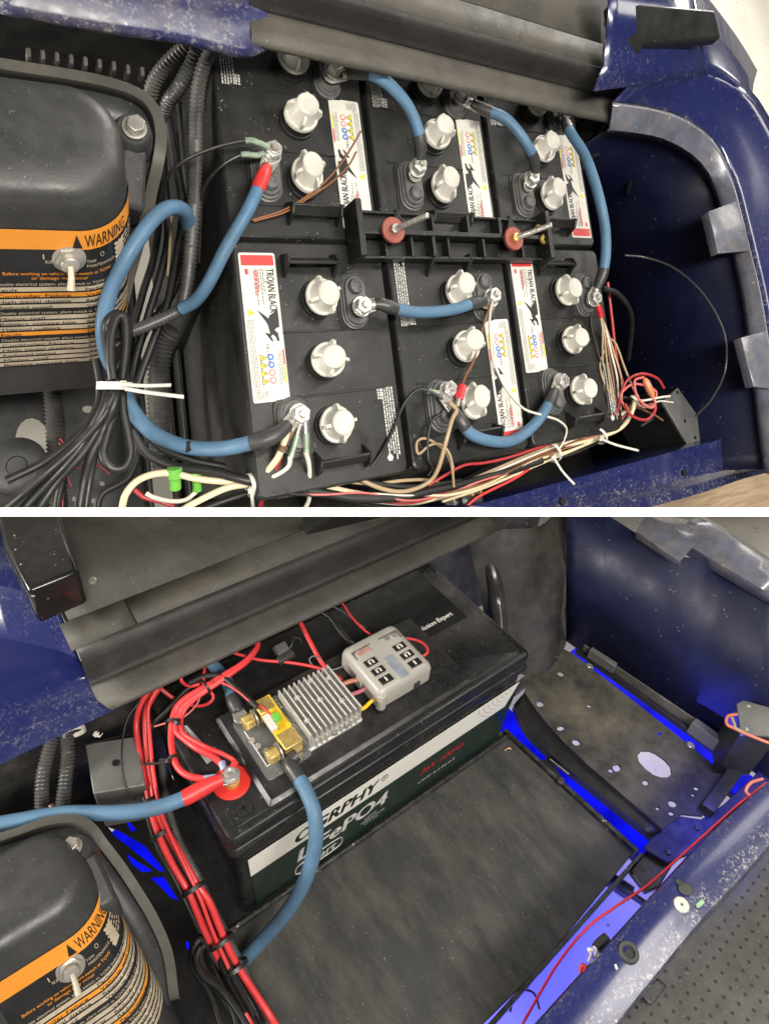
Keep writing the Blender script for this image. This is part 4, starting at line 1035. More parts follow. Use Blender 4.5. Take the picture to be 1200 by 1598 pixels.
# blue shell on the left
top = curvepts([B(u, v, 62) for u, v in [(-40, 990), (24, 1000), (60, 1008), (95, 1016), (125, 1030)]], 12)
mid = curvepts([B(u, v, 56) for u, v in [(-40, 1140), (24, 1112), (70, 1092), (110, 1076), (150, 1062)]], 12)
low = curvepts([B(u, v, 46) for u, v in [(-40, 1212), (24, 1180), (70, 1158), (120, 1134), (200, 1096)]], 12)
rows = [[p + V((0, 16, -8)) for p in low], low, [a.lerp(b, 0.45) + V((0, 0, 2)) for a, b in zip(low, mid)], mid, [a.lerp(b, 0.12) + V((0, 0, 5)) for a, b in zip(mid, top)], [a.lerp(b, 0.6) for a, b in zip(mid, top)], top, [p + V((0, 60, 60)) for p in top], [p + V((0, 200, 90)) for p in top]]
obj('rear_shell', G().sheet(rows, [0.3, 0.25, 0.3, 0.2, 0.03, 0.0, 0.05, 0.25, 0.1]), BLUEPAINT, cartB, solid=-2)

# ---- wall, rim, liner
WB = curvepts([B(u, v, -236) for u, v in [(884, 1000), (940, 1040), (1010, 1088), (1085, 1140), (1135, 1175), (1200, 1222)]], 16)
WT = curvepts([B(u, v, 58) for u, v in [(884, 785), (940, 800), (993, 832), (1060, 868), (1120, 874), (1177, 908), (1220, 934)]], 16)
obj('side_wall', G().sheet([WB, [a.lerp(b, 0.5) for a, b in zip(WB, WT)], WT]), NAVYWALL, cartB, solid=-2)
ri = curvepts([B(u, v, 62) for u, v in [(1050, 838), (1083, 856), (1120, 878), (1177, 911), (1220, 936)]], 10)
rm = curvepts([B(u, v, 80) for u, v in [(1070, 818), (1100, 832), (1140, 856), (1177, 884), (1220, 916)]], 10)
ro = curvepts([B(u, v, 84) for u, v in [(1085, 806), (1113, 822), (1150, 846), (1177, 864), (1220, 894)]], 10)
obj('side_rim', G().sheet([[p + V((2, 2, -20)) for p in ri], ri, rm, ro, [p + V((70, 20, -40)) for p in ro]], [0.9, 0.95, 0.95, 0.5, 0.2]), RIMWORN, cartB, solid=-3)
q = [B(u, v, 78) for u, v in [(993, 829), (1012, 800), (1112, 822), (1062, 876)]]
c_ = [B(u, v, 60) for u, v in [(993, 838), (1062, 884)]]
obj('shell_tab', G().sheet([[c_[0], c_[1]], [q[0], q[3]], [q[0].lerp(q[1], 0.5) + V((0, 0, 8)), q[3].lerp(q[2], 0.5) + V((0, 0, 8))], [q[1], q[2]]], [0.9, 0.8, 0.6, 0.2]), RIMWORN, cartB, solid=-3, bevel=2)
lt_ = curvepts([B(730, 835, 20), B(775, 815, 24), B(830, 800, 26), B(870, 790, 28), B(884, 795, 20)], 14)
lb_ = curvepts([B(770, 1030, -236), B(800, 1040, -236), B(835, 1032, -236), B(868, 1012, -236), B(884, 1000, -236)], 14)
rows = []
for k in range(9):
    f = k / 8
    rows.append([a.lerp(b, f) + V((0, (-34 * math.sin(math.pi * i / 14) + 7 * math.sin(f * 8 + i * 0.6)) * (0.0 if i in (0, 14) else 1), 0)) for i, (a, b) in enumerate(zip(lt_, lb_))])
obj('wheel_liner', G().sheet(rows), mat('dusty_liner', (0.022, 0.021, 0.019), 0.55, dust=0.6, dcol=(0.10, 0.09, 0.065), dscale=10, bump=0.4, bscale=60), cartB)
obj('liner_rib', G().tube(catmull([B(738, 838, -10), B(757, 862, -30), B(770, 900, -60), B(776, 940, -100), B(780, 985, -130)], 8), 15, 16), mat('liner_gloss', (0.03, 0.03, 0.03), 0.22, dust=0.15), cartB)
obj('liner_crease', G().tube(catmull([B(820, 815, -5), B(838, 850, -40), B(845, 890, -90), B(820, 930, -130)], 8), 5, 10), MATS['dusty_liner'], cartB)
obj('rear_liner', G().sheet([[V((x, 300, z)) for x in (-450, 0, 400, 900)] for z in (46, -100, -300)]), RUBBER, cartB)
# flange along the wall foot
def bar(parent, name, pts, w_, h, m, bev=1.0):
    """straight bar through two points, w_ across, h high (top at the points)"""
    a, b = V(pts[0]), V(pts[1]); d = (b - a).normalized(); s_ = V((0, 0, 1)).cross(d).normalized()
    return obj(name, G().box((a + b) / 2 - V((0, 0, h / 2)), ((b - a).length, w_, h), ax=(d, s_, d.cross(s_))), m, parent, bevel=bev)
bar(cartB, 'wall_flange', (B(901, 1011, -222), B(1144, 1186, -222)), 8, 14, DARKMETAL)
bar(cartB, 'wall_flange', (B(912, 1006, -205), B(1150, 1166, -205)), 3, 30, mat('worn_edge', (0.09, 0.085, 0.07), 0.5, dust=0.5), 0.5)
bar(cartB, 'foam_pad', (B(922, 1012, -196), B(962, 1038, -196)), 12, 22, GREYPLATE)
bar(cartB, 'foam_pad', (B(1083, 1124, -196), B(1134, 1160, -196)), 16, 30, GREYPLATE)

# ---- steel pan with holes
ZP = -236.0
def bx(u, v, z=ZP): return B(u, v, z)
out_pan = [bx(*p) for p in [(876, 1014), (892, 1022), (960, 1075), (1050, 1146), (1131, 1212), (1112, 1252), (1095, 1276), (1063, 1273), (1036, 1300), (978, 1250), (912, 1192), (868, 1150), (836, 1110), (817, 1082), (822, 1068)]]
def eB(u, v, ru, rv, rotd=0, n=14): return ell(u, v, ru, rv, ZP, n, rotd, B)
holes = [eB(874, 1054, 5.5, 4, 20), eB(842, 1101, 6, 5), eB(830, 1107, 3.2, 2.8), eB(918, 1104, 3.6, 2.6), eB(874, 1139, 6, 4, -20), eB(898, 1161, 6.5, 5, 20), eB(961, 1201, 6.5, 6), eB(952, 1205, 4, 3.5), eB(1006, 1224, 5, 4.5), eB(1085, 1233, 4, 3.2), eB(1080, 1243, 3, 2.6), eB(1048, 1257, 7, 5.5, 20), eB(1025, 1264, 3.4, 3), eB(1046, 1272, 4.5, 3.6), eB(1028, 1147, 3.6, 2.8)]
slot = [bx(u, v) for u, v in [(993, 1182), (1000, 1174), (1012, 1174), (1022, 1178), (1036, 1188), (1045, 1198), (1047, 1210), (1040, 1216), (1030, 1216), (1018, 1212), (1006, 1203), (996, 1192)]]
slit = [bx(u, v) for u, v in [(868, 1156), (872, 1153), (906, 1183), (908, 1187), (902, 1186)]]
pn = obj('floor_pan', holed(out_pan, holes + [slot]), PANM, cartB, solid=5, flat=True)
for u, v in ((899, 1056), (939, 1086), (1015, 1149), (1052, 1181), (985, 1125)):
    obj('dark_hole', G().lathe(bx(u, v, ZP + 0.8), [(4, -0.6), (4, 0.2)], 4 if u < 950 else 10, a0=0.7), BLACKINK, pn)
lip_o = curvepts([bx(u, v, -226) for u, v in [(803, 1100), (812, 1122), (826, 1144), (850, 1168), (882, 1196), (950, 1250), (1019, 1305)]], 20)
lip_i = curvepts([bx(u, v, -231) for u, v in [(818, 1082), (832, 1104), (848, 1126), (872, 1152), (906, 1187), (970, 1242), (1034, 1300)]], 20)
obj('pan_lip', G().sheet([[p + V((0, 0, -16)) for p in lip_o], lip_o, [a.lerp(b, 0.45) + V((0, 0, 4)) for a, b in zip(lip_o, lip_i)], lip_i]), DARKMETAL, cartB, solid=-2)
bar(cartB, 'rear_crossbar', (bx(800, 1078, -232), bx(880, 1012, -232)), 16, 12, PANM)
obj('rear_bracket', G().prism([bx(848, 1030), bx(862, 1005), bx(880, 1010), bx(868, 1036)], (0, 0, 18)), PANM, cartB, bevel=1)
bar(cartB, 'side_post', (bx(1105, 1262, -215), bx(1150, 1200, -215)), 22, 24, DARKMETAL)
# navy corner plate, the blue glow on it put into its colour
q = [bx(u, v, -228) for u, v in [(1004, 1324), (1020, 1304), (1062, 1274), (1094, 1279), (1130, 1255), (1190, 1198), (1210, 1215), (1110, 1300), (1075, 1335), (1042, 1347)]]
cp = obj('corner_plate', G().prism([p + V((0, 0, -4)) for p in q], (0, 0, 4)), mat('blue_lit_plate', (0.008, 0.008, 0.10), 0.5), cartB, bevel=1)
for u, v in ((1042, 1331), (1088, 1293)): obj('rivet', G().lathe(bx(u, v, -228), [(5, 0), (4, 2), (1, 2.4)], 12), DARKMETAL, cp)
# battery tray: rubber mat in an angle frame
mt = [V(p) for p in ((-70, -290, ZP), (300, -290, ZP), (546, -268, ZP), (528, 12, ZP), (-60, 12, ZP))]
obj('tray_mat', G().prism([p + V((0, 0, -6)) for p in mt], (0, 0, 6)), MATFLOOR, cartB, bevel=1)
CH = mat('chipped_black_steel', (0.014, 0.014, 0.014), 0.35, dust=0.3, dcol=(0.25, 0.24, 0.22), dscale=60, speck=0.8, sscale=140)
bar(cartB, 'tray_rail', ((532, 8, -229), (552, -272, -229)), 7, 20, CH)
bar(cartB, 'tray_rail', ((556, -277, -231), (200, -297, -231)), 6, 22, CH)
bar(cartB, 'tray_rail', ((-30, -6, -224), (532, -6, -224)), 5, 14, CH)
obj('tray_bolt', G().lathe(B(875, 1220, -228), [(7, 0), (7, 3), (4, 6), (1, 6)], 10), CH, cartB)
obj('tray_post', G().prism([bx(u, v, -250) for u, v in [(980, 1365), (1006, 1332), (1048, 1352), (1025, 1390), (1005, 1398)]], (0, 0, 12)), mat('greasy_black', (0.02, 0.018, 0.016), 0.3, dust=0.5, dcol=(0.10, 0.08, 0.07), dscale=40), cartB, bevel=2)
# left well
outw = [V(p) for p in ((-420, -420, ZP), (-64, -420, ZP), (-58, -8, ZP), (8, -4, ZP), (8, 300, ZP), (-420, 300, ZP))]
cut = [[(153, 1260), (165, 1245), (176, 1242), (178, 1258)], [(168, 1291), (190, 1300), (227, 1322), (258, 1361), (250, 1362), (207, 1328), (180, 1307)], [(197, 1333), (214, 1345), (240, 1361), (222, 1363), (206, 1350)], [(234, 1371), (256, 1370), (279, 1407), (268, 1404), (252, 1387)], [(290, 1470), (295, 1472), (297, 1487), (292, 1482)], [(196, 1283), (200, 1282), (214, 1297), (206, 1300)]]
obj('well_pan', holed(outw, [[bx(*p) for p in c] for c in cut]), mat('well_black', (0.012, 0.012, 0.012), 0.35), cartB, solid=3, flat=True)

# bits crossing the slots
bar(cartB, 'slot_bracket', (bx(846, 1186, -238), bx(868, 1226, -238)), 34, 10, DARKMETAL)
bar(cartB, 'slot_clip', (bx(858, 1184, -230), bx(888, 1208, -230)), 2, 3, METAL, 0.3)
for u, v in ((918, 1042), (1075, 1166)):
    obj('slot_bolt', G().lathe(B(u, v, -238), [(9, 0), (9, 4), (5, 8), (1, 8)], 12), METAL, cartB)

# ---- underglow: LED bars under the slots
LED = mat('blue_led', (0.0, 0.0, 0.01), 0.6, var=0, spec=0.1, emit=(0.004, 0.006, 1.0), emit_s=1.0)
nt = LED.node_tree
nz = nt.nodes.new('ShaderNodeTexNoise'); nz.inputs['Scale'].default_value = 14.0
mr = nt.nodes.new('ShaderNodeMapRange'); mr.inputs['From Min'].default_value = 0.32; mr.inputs['From Max'].default_value = 0.62
mr.inputs['To Min'].default_value = 0.28; mr.inputs['To Max'].default_value = 1.15
nt.links.new(nt.nodes['Texture Coordinate'].outputs['Object'], nz.inputs['Vector'])
nt.links.new(nz.outputs['Fac'], mr.inputs['Value']); nt.links.new(mr.outputs['Result'], nt.nodes['Principled BSDF'].inputs['Emission Strength'])
gL = 'blue underglow light bars'
def led(lab, a, b, w_):
    a, b = V(a), V(b); d = (b - a).normalized(); s_ = V((0, 0, 1)).cross(d).normalized(); n = d.cross(s_)
    t = thing('underglow_bar', lab, 'light', (a + b) / 2, gL)
    obj('housing', G().box((a + b) / 2 - n * 8, ((b - a).length, w_ + 6, 10), ax=(d, s_, n)), DARKMETAL, t)
    obj('diffuser', G().box((a + b) / 2, ((b - a).length, w_, 6), ax=(d, s_, n)), LED, t, bevel=1)
led('blue light bar under the slot beside the rubber mat', (588, 90, -300), (614, -300, -300), 52)
led('blue light bar under the narrow slot along the side wall', (836, 90, -300), (864, -310, -300), 60)
led('blue light bar under the cut-outs beside the red wires', (-110, 260, -300), (-60, -120, -300), 190)
def glow(name, loc, aim, sx, sy, p): return lamp(name, FB, loc, aim, sx, sy, p, (0.07, 0.08, 1.0))
glow('underglow_or_fill_lamp', (420, -330, -330), (450, -290, -600), 0.7, 0.05, 3.6)
glow('underglow_or_fill_lamp', (900, -120, -330), (930, -120, -600), 0.05, 0.4, 0.5)
glow('underglow_or_fill_lamp', (830, -215, -165), (870, -205, -110), 0.08, 0.08, 0.10)
glow('underglow_or_fill_lamp', (690, -322, -110), (670, -285, -228), 0.2, 0.02, 0.35)  # invented blue lamp under the front rail, added to light the corner plate

# ---- lithium battery
bt = thing('lithium_battery', 'long black lithium battery with silver and dark green front label', 'battery', (261, 125, ZP))
BODY = mat('lithium_case', (0.006, 0.006, 0.0065), 0.25, dust=0.06, speck=0.3, sscale=260)
LIDM = mat('lithium_lid', (0.011, 0.011, 0.0115), 0.28, rvar=0.08, dust=0.25, dcol=(0.07, 0.07, 0.066), dscale=10, speck=0.35, sscale=240)
def rr(x0, x1, y0, y1, r, z): return rrect((x0 + x1) / 2, (y0 + y1) / 2, x1 - x0, y1 - y0, r, z, 4)
obj('case', G().loft([rr(6, 516, 4, 246, 8, ZP + 0.5), rr(3, 519, 2, 248, 8, -40)]), BODY, bt, bevel=1)
lid = obj('lid', G().loft([rr(2, 520, 1, 249, 8, -42), rr(-3, 525, -4, 254, 8, -40), rr(-3, 525, -4, 254, 8, -34), rr(-1, 523, -2, 252, 8, -30), rr(1, 521, 0, 250, 8, -29), rr(1, 521, 0, 250, 8, -22), rr(-1, 523, -2, 252, 8, -21), rr(-1, 523, -2, 252, 8, -6), rr(0.5, 521.5, -0.5, 250.5, 8, -2), rr(4, 518, 3, 247, 7, 0)]), LIDM, bt, sharp=30)
obj('lid_groove', G().loft([rr(12, 510, 10, 240, 5, 0), rr(12.8, 509.2, 10.8, 239.2, 5, 0.5)]), LIDM, lid)
# front label (flat print on the case)
yf = 1.6
def F(x, z, o=0.0): return V((x, yf - o, z))
lab_ = obj('front_label', G().prism([F(20, -77), F(525, -75), F(512, -150), F(508, -228), F(26, -226)], (0, -0.5, 0)), mat('dark_green_print', (0.010, 0.024, 0.016), 0.35), bt)
obj('silver_band', G().prism([F(20, -77, 0.6), F(520, -75, 0.6), F(498, -126, 0.6), F(21.5, -126, 0.6)], (0, -0.3, 0)), mat('silver_print', (0.74, 0.72, 0.65), 0.40, var=0.06, stretch=(1, 1, 30)), lab_)
g = G()
for k in range(8):
    r_ = 14 + 9 * k
    pts = [F(514 - r_ * math.cos(a) * 1.1, -78 - r_ * math.sin(a) * 0.72, 1.0) for a in [math.radians(4 + 6 * i) for i in range(9)]]
    pts = [p for p in pts if p.z > -124]
    if len(pts) > 1: g.tube(pts, 0.5, 4)
obj('contour_print', g, mat('grey_contour', (0.33, 0.32, 0.29), 0.5), lab_)
X, Z = (1, 0, 0), (0, 0, 1)
g = G(); text(g, 'OGRPHY', F(88, -117, 1.1), X, Z, 26, 138, 0.25, 0.04); text(g, 'R', F(240, -100, 1.1), X, Z, 6); g.tube([F(242 + 6 * math.cos(a), -97 + 6 * math.sin(a), 1.1) for a in [math.radians(30 * k) for k in range(13)]], 0.6, 4)
obj('brand_text', g, BLACKINK, lab_)
g = G(); text(g, 'LiFePO4', F(94, -176, 0.8), X, Z, 32, 156, 0.15, 0.035); text(g, 'Smart', F(100, -212, 0.8), X, Z, 20, 58, 0.2, 0.02)
text(g, 'LOW', F(212, -190, 0.8), X, Z, 6, 22, 0.2); text(g, 'TEMPERATURE', F(204, -198, 0.8), X, Z, 5, 46, 0.2); text(g, 'CUT OFF', F(212, -206, 0.8), X, Z, 5, 26, 0.2)
text(g, 'LFMP 2.2.00.0.2', F(318, -192, 0.8), X, Z, 6, 78, 0.2)
g.tube([F(94 + 36 + 41 * (abs(math.cos(a)) ** 0.5) * (1 if math.cos(a) > 0 else -1), -203 + 15 * (abs(math.sin(a)) ** 0.5) * (1 if math.sin(a) > 0 else -1), 0.9) for a in [math.radians(10 * k) for k in range(37)]], 0.7, 4)
obj('chemistry_text', g, WHITEINK, lab_)
g = G(); text(g, '36V 100Ah', F(318, -166, 0.8), X, Z, 15, 92, 0.25, 0.02)
obj('voltage_text', g, mat('dark_red_print', (0.42, 0.02, 0.03), 0.4), lab_)
# lid print
tl = obj('top_label', G().prism([V((300, 112, 0.4)), V((488, 112, 0.4)), V((488, 244, 0.4)), V((300, 244, 0.4))], (0, 0, 0.4)), mat('matte_black_print', (0.006, 0.006, 0.006), 0.5), lid)
g = G(); text(g, 'Solution Expert', V((397, 128, 1.1)), X, (0, 1, 0), 8.5, 74, 0, 0.03); obj('slogan_text', g, WHITEINK, tl)
obj('top_label', G().prism([V((10, 150, 0.4)), V((290, 168, 0.4)), V((290, 244, 0.4)), V((10, 244, 0.4))], (0, 0, 0.3)), MATS['matte_black_print'], lid)
q = [B(u, v, 1) for u, v in [(281, 1137), (291, 1132), (337, 1183), (323, 1193)]]
st_ = obj('grey_sticker', G().prism(q, (0, 0, 0.4)), mat('grey_sticker', (0.30, 0.30, 0.29), 0.4), lid)
g = G(); smallprint(g, q[0] + (q[1] - q[0]) * 0.4 + V((0, 0, 0.6)), q[3] - q[0], q[1] - q[0], 30, 2, 3, 1.6, 0.8, 5); obj('sticker_print', g, BLACKINK, st_)
c = B(380, 1262, 0)
g = G().tube([c + V((12 * math.cos(a), 12 * math.sin(a), 0.5)) for a in [math.radians(15 * k) for k in range(25)]], 0.6, 5)
g.box(c + V((0, 0, 0.5)), (11, 2, 0.8)); g.box(c + V((0, 0, 0.5)), (2, 11, 0.8))
obj('plus_mark', g, LIDM, lid)
c = V((36, 66, 0))
tp = obj('positive_terminal', G().lathe(c, [(24, 0), (24, 2.2), (22, 3.2), (13, 3.4), (12, 2.4)], 36), mat('red_terminal_ring', (0.60, 0.03, 0.025), 0.4), bt)
obj('terminal_stud', G().lathe(c, [(11, 2), (11, 10), (10, 10.5)], 20), BRASS, tp)
g = G(); g.lathe(c + V((0, 0, 17)), [(11.5, 0), (11.5, 2), (10, 2.4)], 24); g.lathe(c + V((0, 0, 19)), [(8.2, 0), (8.2, 6), (7, 7.6), (4.2, 7.8), (3.8, 5)], 20)
obj('terminal_bolt', g, BRIGHT, tp)

# ---- mounting plate and devices
pm = thing('mounting_plate', 'thin black plastic plate on the lithium battery lid', 'plate', (230, 82, 1))
obj('board', G().loft([rr(58, 402, 6, 160, 2, 0.9), rr(58, 402, 6, 160, 2, 8), rr(63, 397, 11, 155, 2, 12)]), PLATEM, pm, sharp=20)
# converter
hs = thing('converter', 'finned cast aluminium voltage converter on the black plate', 'converter', (180, 84, 12))
obj('case', G().loft([rr(136, 224, 40, 128, 4, 12), rr(136, 224, 40, 128, 4, 15), rr(138, 222, 42, 126, 2, 16), rr(138, 222, 42, 126, 2, 30)]), ALU, hs)
for k in range(11):
    x = 140.5 + k * 7.9
    ln = 84 if k not in (5, 6) else 74
    g = G().prism([V((x - 1.7, 42, 29)), V((x + 1.7, 42, 29)), V((x + 1.1, 42, 47)), V((x - 1.1, 42, 47))], (0, 84, 0))
    obj('fin', g, ALU, hs, bevel=0.4)
for k in (1, 2, 3, 5, 6, 7, 8, 9): obj('fin_foot', G().box((140.5 + k * 7.9, 41, 23), (3.2, 3, 14)), ALU, hs, bevel=0.4)
for x, y in ((148, 66), (156, 104), (180, 84), (204, 66), (210, 108), (186, 118)): obj('bridge', G().box((x, y, 43), (8, 5, 4)), ALU, hs, bevel=0.4)
for x in (176, 196): obj('screw', G().lathe(V((x, 40.5, 22)), [(4, 0), (3.4, 1.6), (0.5, 2)], 14, (0, -1, 0)), METAL, hs)
# fuse box
fb = thing('fuse_box', 'fuse box with frosted clear cover and six black fuses', 'fuse box', (300, 88, 12))
FROST = mat('frosted_cover', (0.66, 0.63, 0.56), 0.34, trans=0.5, var=0.06, vscale=30, rvar=0.08)
x0, x1, y0, y1 = 250, 347, 40, 138
obj('base', G().loft([rr(x0 + 2, x1 - 2, y0 + 2, y1 - 2, 5, 12), rr(x0 + 2, x1 - 2, y0 + 2, y1 - 2, 5, 22)]), BLACK2, fb)
cv = obj('cover', G().loft([rr(x0, x1, y0, y1, 8, 17), rr(x0, x1, y0, y1, 8, 40), rr(x0 + 2, x1 - 2, y0 + 2, y1 - 2, 8, 47), rr(x0 + 7, x1 - 7, y0 + 7, y1 - 7, 8, 51), rr(x0 + 14, x1 - 14, y0 + 10, y1 - 36, 5, 51.5)], True), FROST, fb, sharp=50)
for cx in (x0 + 24, x1 - 24):
    w_ = obj('cover_window', G().box((cx, y1 - 24, 50.2), (34, 17, 2)), mat('dark_window', (0.10, 0.10, 0.09), 0.25), cv, bevel=0.6)
    g = G(); g.box((cx - 6, y1 - 23, 52), (8, 9, 2)); g.box((cx + 6, y1 - 24, 52), (9, 8, 2))
    obj('busbar', g, METAL if cx > 300 else mat('pink_wire_end', (0.4, 0.2, 0.17), 0.5, var=0.4, vscale=150), cv, bevel=0.6)
obj('label_slot', G().box((298, 66, 51.6), (15, 42, 1.2)), mat('blue_grey_label', (0.22, 0.24, 0.27), 0.35, var=0.3, vscale=60), cv)
for cx in (272, 324):
    for k in range(3):
        cy = 92 - 18 * k
        f_ = thing_ = obj('fuse', G().box((cx, cy, 51.6), (20, 12, 2.4)), BLACKINK, fb, bevel=1)
        g = G()
        for dx in ((-3, 3), (-3, 3), (0,))[k]: g.box((cx + dx, cy, 53.0), (2.6, 7.5, 0.5))
        if k < 2: g.box((cx, cy + 3.2, 53.0), (8, 1.6, 0.5))
        obj('fuse_blade', g, TIEW, f_)
for sx in (x0 - 1, x1 + 1): obj('clip', G().box((sx, 88, 26), (4, 14, 16)), FROST, fb, bevel=1)
obj('front_clip', G().box((318, y0 - 1, 24), (10, 3, 13)), BLACK2, fb, bevel=0.6)
obj('corner_post', G().lathe((x0 + 6, y0 + 3, 10), [(9, 2), (9, 5), (7.4, 5.2), (7, 34), (6, 35)], 20), FROST, fb)
obj('corner_foot', G().lathe((x0 + 6, y0 + 3, 12), [(9.4, 0), (9.4, 5)], 20), BLACKINK, fb)
# shunt on clear base
sh = thing('shunt', 'brass current shunt with hex bolts on a clear acrylic base', 'shunt', (105, 85, 12))
obj('base', G().loft([rr(72, 138, 34, 136, 6, 12), rr(72, 138, 34, 136, 6, 16)]), CLEAR, sh)
g = G(); g.box((80, 84, 16.4), (1.6, 60, 1)); g.box((97, 52, 16.4), (36, 1.4, 1)); obj('base_edge', g, mat('acrylic_edge', (0.55, 0.56, 0.55), 0.2), sh)
obj('side_block', G().box((135, 62, 24), (7, 34, 18)), CLEAR, sh, bevel=1.5)
obj('side_block', G().box((137, 122, 22), (8, 22, 16)), CLEAR, sh, bevel=1.5)
bb = obj('brass_block', G().box((118, 60, 27), (26, 26, 22)), BRASS, sh, bevel=1)
obj('brass_block', G().box((116, 122, 27), (24, 22, 22)), BRASS, sh, bevel=1)
cl = obj('circuit_board', G().box((117, 92, 36), (26, 84, 3)), mat('yellow_board', (0.70, 0.46, 0.02), 0.4, var=0.12), sh, bevel=0.4)
g = G(); text(g, 'P-', V((120, 62, 37.8)), X, (0, 1, 0), 5); g.prism([V((108, 58, 37.7)), V((113, 63, 37.7)), V((113, 60, 37.7)), V((119, 60, 37.7)), V((119, 56, 37.7)), V((113, 56, 37.7)), V((113, 53, 37.7))], (0, 0, 0.2)); text(g, 'B-', V((112, 126, 37.8)), X, (0, 1, 0), 5); g.box((110, 80, 37.8), (8, 2, 0.3))
obj('board_print', g, BLACKINK, cl)
obj('connector', G().box((108, 92, 39), (9, 26, 8)), TIEW, cl, bevel=0.6)
obj('green_terminal', G().box((118, 94, 40), (10, 12, 9)), GREENPL, cl, bevel=0.6)
for y, x in ((118, 96), (56, 98)):
    g = G(); hexnut(g, V((x, y, 27)), 10.5, 15, (-1, 0, 0), 0.5); ob = obj('hex_bolt', g, BRASS, sh, bevel=0.5)
    obj('bolt_washer', G().lathe(V((x + 3, y, 27)), [(12.5, 0), (12.5, 2)], 20, (-1, 0, 0)), METAL, ob)
for k, (x, y) in enumerate(((82, 96), (84, 84), (90, 72))): obj('screw', G().lathe(V((x, y, 16)), [(4.5, 0), (4, 1.8), (1.5, 2.4)], 14), BRIGHT, sh)

# ---- heavy cables
gC = 'blue cables of the lower bay'
battery_cable('blue cable with red sleeve running from the red terminal over the cover', [c + V((0, 0, 14)) if False else V((36, 66, 14)), B(334, 1222, 16), B(312, 1233, 16), B(285, 1247, 16), B(240, 1262, 14), B(180, 1269, 10), B(100, 1270, 6), B(24, 1282, 4), B(-30, 1292, 4)], r=9.2, shrink=(REDSHRINK, None), sl=(12, 62), group=gC)
battery_cable('blue cable bending down from the shunt across the label to the mat', [V((122, 40, 26)), B(452, 1190, 22), B(462, 1208, 22), B(478, 1236, 20), B(491, 1272, 10), B(492, 1318, -20), B(478, 1370, -70), B(450, 1420, -130), B(415, 1462, -185), B(380, 1500, -222)], r=9.4, shrink=(BLACK2, None), sl=(4, 46), lugs=(False, False), group=gC)
battery_cable('short blue cable dropping from the panel to the shunt', [V((84, 130, 26)), B(372, 1112, 26), B(365, 1096, 28), B(358, 1074, 24), B(348, 1055, 18), B(330, 1035, 10)], r=9.0, shrink=(BLACK2, None), sl=(8, 34), group=gC)

# ---- red wiring
gR = 'red wires of the lower bay'
def WB_(name, lab, q, r, m, z=None, group=None, n=9):
    return wire(name, lab, 'wire', [B(*(p if len(p) == 3 else (p[0], p[1], z))) for p in q], r, m, group, n=n)
WB_('red_wire', 'thick red wire on the cover side of the tied wire run', [(262, 1050, 30), (238, 1074, 20), (220, 1100, 4), (213, 1133, -20), (219, 1177, -36), (230, 1234, -50), (239, 1277, -60), (252, 1314, -66), (271, 1353, -76), (293, 1390, -90), (306, 1420, -110), (322, 1458, -136), (345, 1504, -166), (380, 1578, -200), (395, 1610, -210)], 4.6, REDWIRE, group=gR)
WB_('red_wire', 'thick red wire on the battery side of the tied wire run', [(268, 1050, 34), (246, 1076, 24), (229, 1108, 8), (228, 1150, -14), (234, 1200, -34), (243, 1256, -48), (258, 1294, -56), (281, 1333, -66), (306, 1379, -84), (326, 1408, -100), (342, 1446, -126), (357, 1482, -150), (379, 1522, -174), (416, 1578, -204), (436, 1610, -210)], 4.6, REDWIRE, group=gR)
WB_('red_wire', 'thin red wire lying on top of the tied wire run', [(258, 1060, 34), (238, 1088, 24), (231, 1110, 12), (234, 1150, -4), (240, 1210, -24), (250, 1262, -40), (266, 1305, -50), (292, 1360, -66), (312, 1402, -86), (330, 1450, -116), (348, 1492, -144), (372, 1545, -170)], 2.6, REDWIRE, group=gR)
for k, (lab, off, tail) in enumerate((
        ('outermost thick red wire curving from the panel to the red terminal', (0, 0), [(267, 1150, 16), (271, 1182, 14), (279, 1200, 14), (294, 1211, 15), (317, 1216, 16), (340, 1216, 17)]),
        ('inner thick red wire curving from the panel to the red terminal', (8, 5), [(275, 1140, 20), (288, 1154, 22), (307, 1168, 24), (330, 1180, 22), (346, 1194, 18), (350, 1206, 18)]),
        ('thinner red wire kinked beside the red terminal', (14, 8), [(284, 1140, 24), (296, 1152, 26), (326, 1168, 28), (350, 1178, 24), (367, 1190, 18), (361, 1206, 18)]))):
    a, b = off
    head = [(402, 1000 - 4 * k, 40), (400, 1012, 44), (384, 1032 + b * 0.2, 46), (350 + a * 0.4, 1054 + b * 0.3, 46), (317 + a * 0.4, 1074 + b * 0.6, 42), (287 + a * 0.7, 1092 + b * 0.8, 34), (272 + a * 0.9, 1112 + b * 0.6, 26)]
    WB_('red_wire', lab, head + tail, (4.4, 4.4, 3.0)[k], REDWIRE, group=gR)
WB_('red_wire', 'red wire falling from the panel behind the converter', [(462, 958, 40), (470, 975, 40), (484, 1002, 34), (498, 1028, 26), (512, 1047, 18), (530, 1060, 20)], 3.6, REDWIRE, group=gR)
WB_('red_wire', 'red wire running level through the black fuse holder', [(360, 1018, 40), (405, 1030, 36), (450, 1034, 30), (490, 1041, 24), (518, 1051, 18), (536, 1064, 20)], 2.4, REDWIRE, group=gR)
WB_('red_wire', 'thin red wire entering the fuse box from the panel', [(520, 925, 30), (536, 944, 26), (548, 962, 22), (566, 981, 24), (578, 990, 28)], 1.7, REDWIRE, group=gR)
WB_('red_wire', 'red wire looping out of the far side of the fuse box', [(634, 996, 30), (652, 1000, 30), (664, 1008, 28), (667, 1018, 26), (660, 1024, 24)], 2.2, REDWIRE, group=gR)
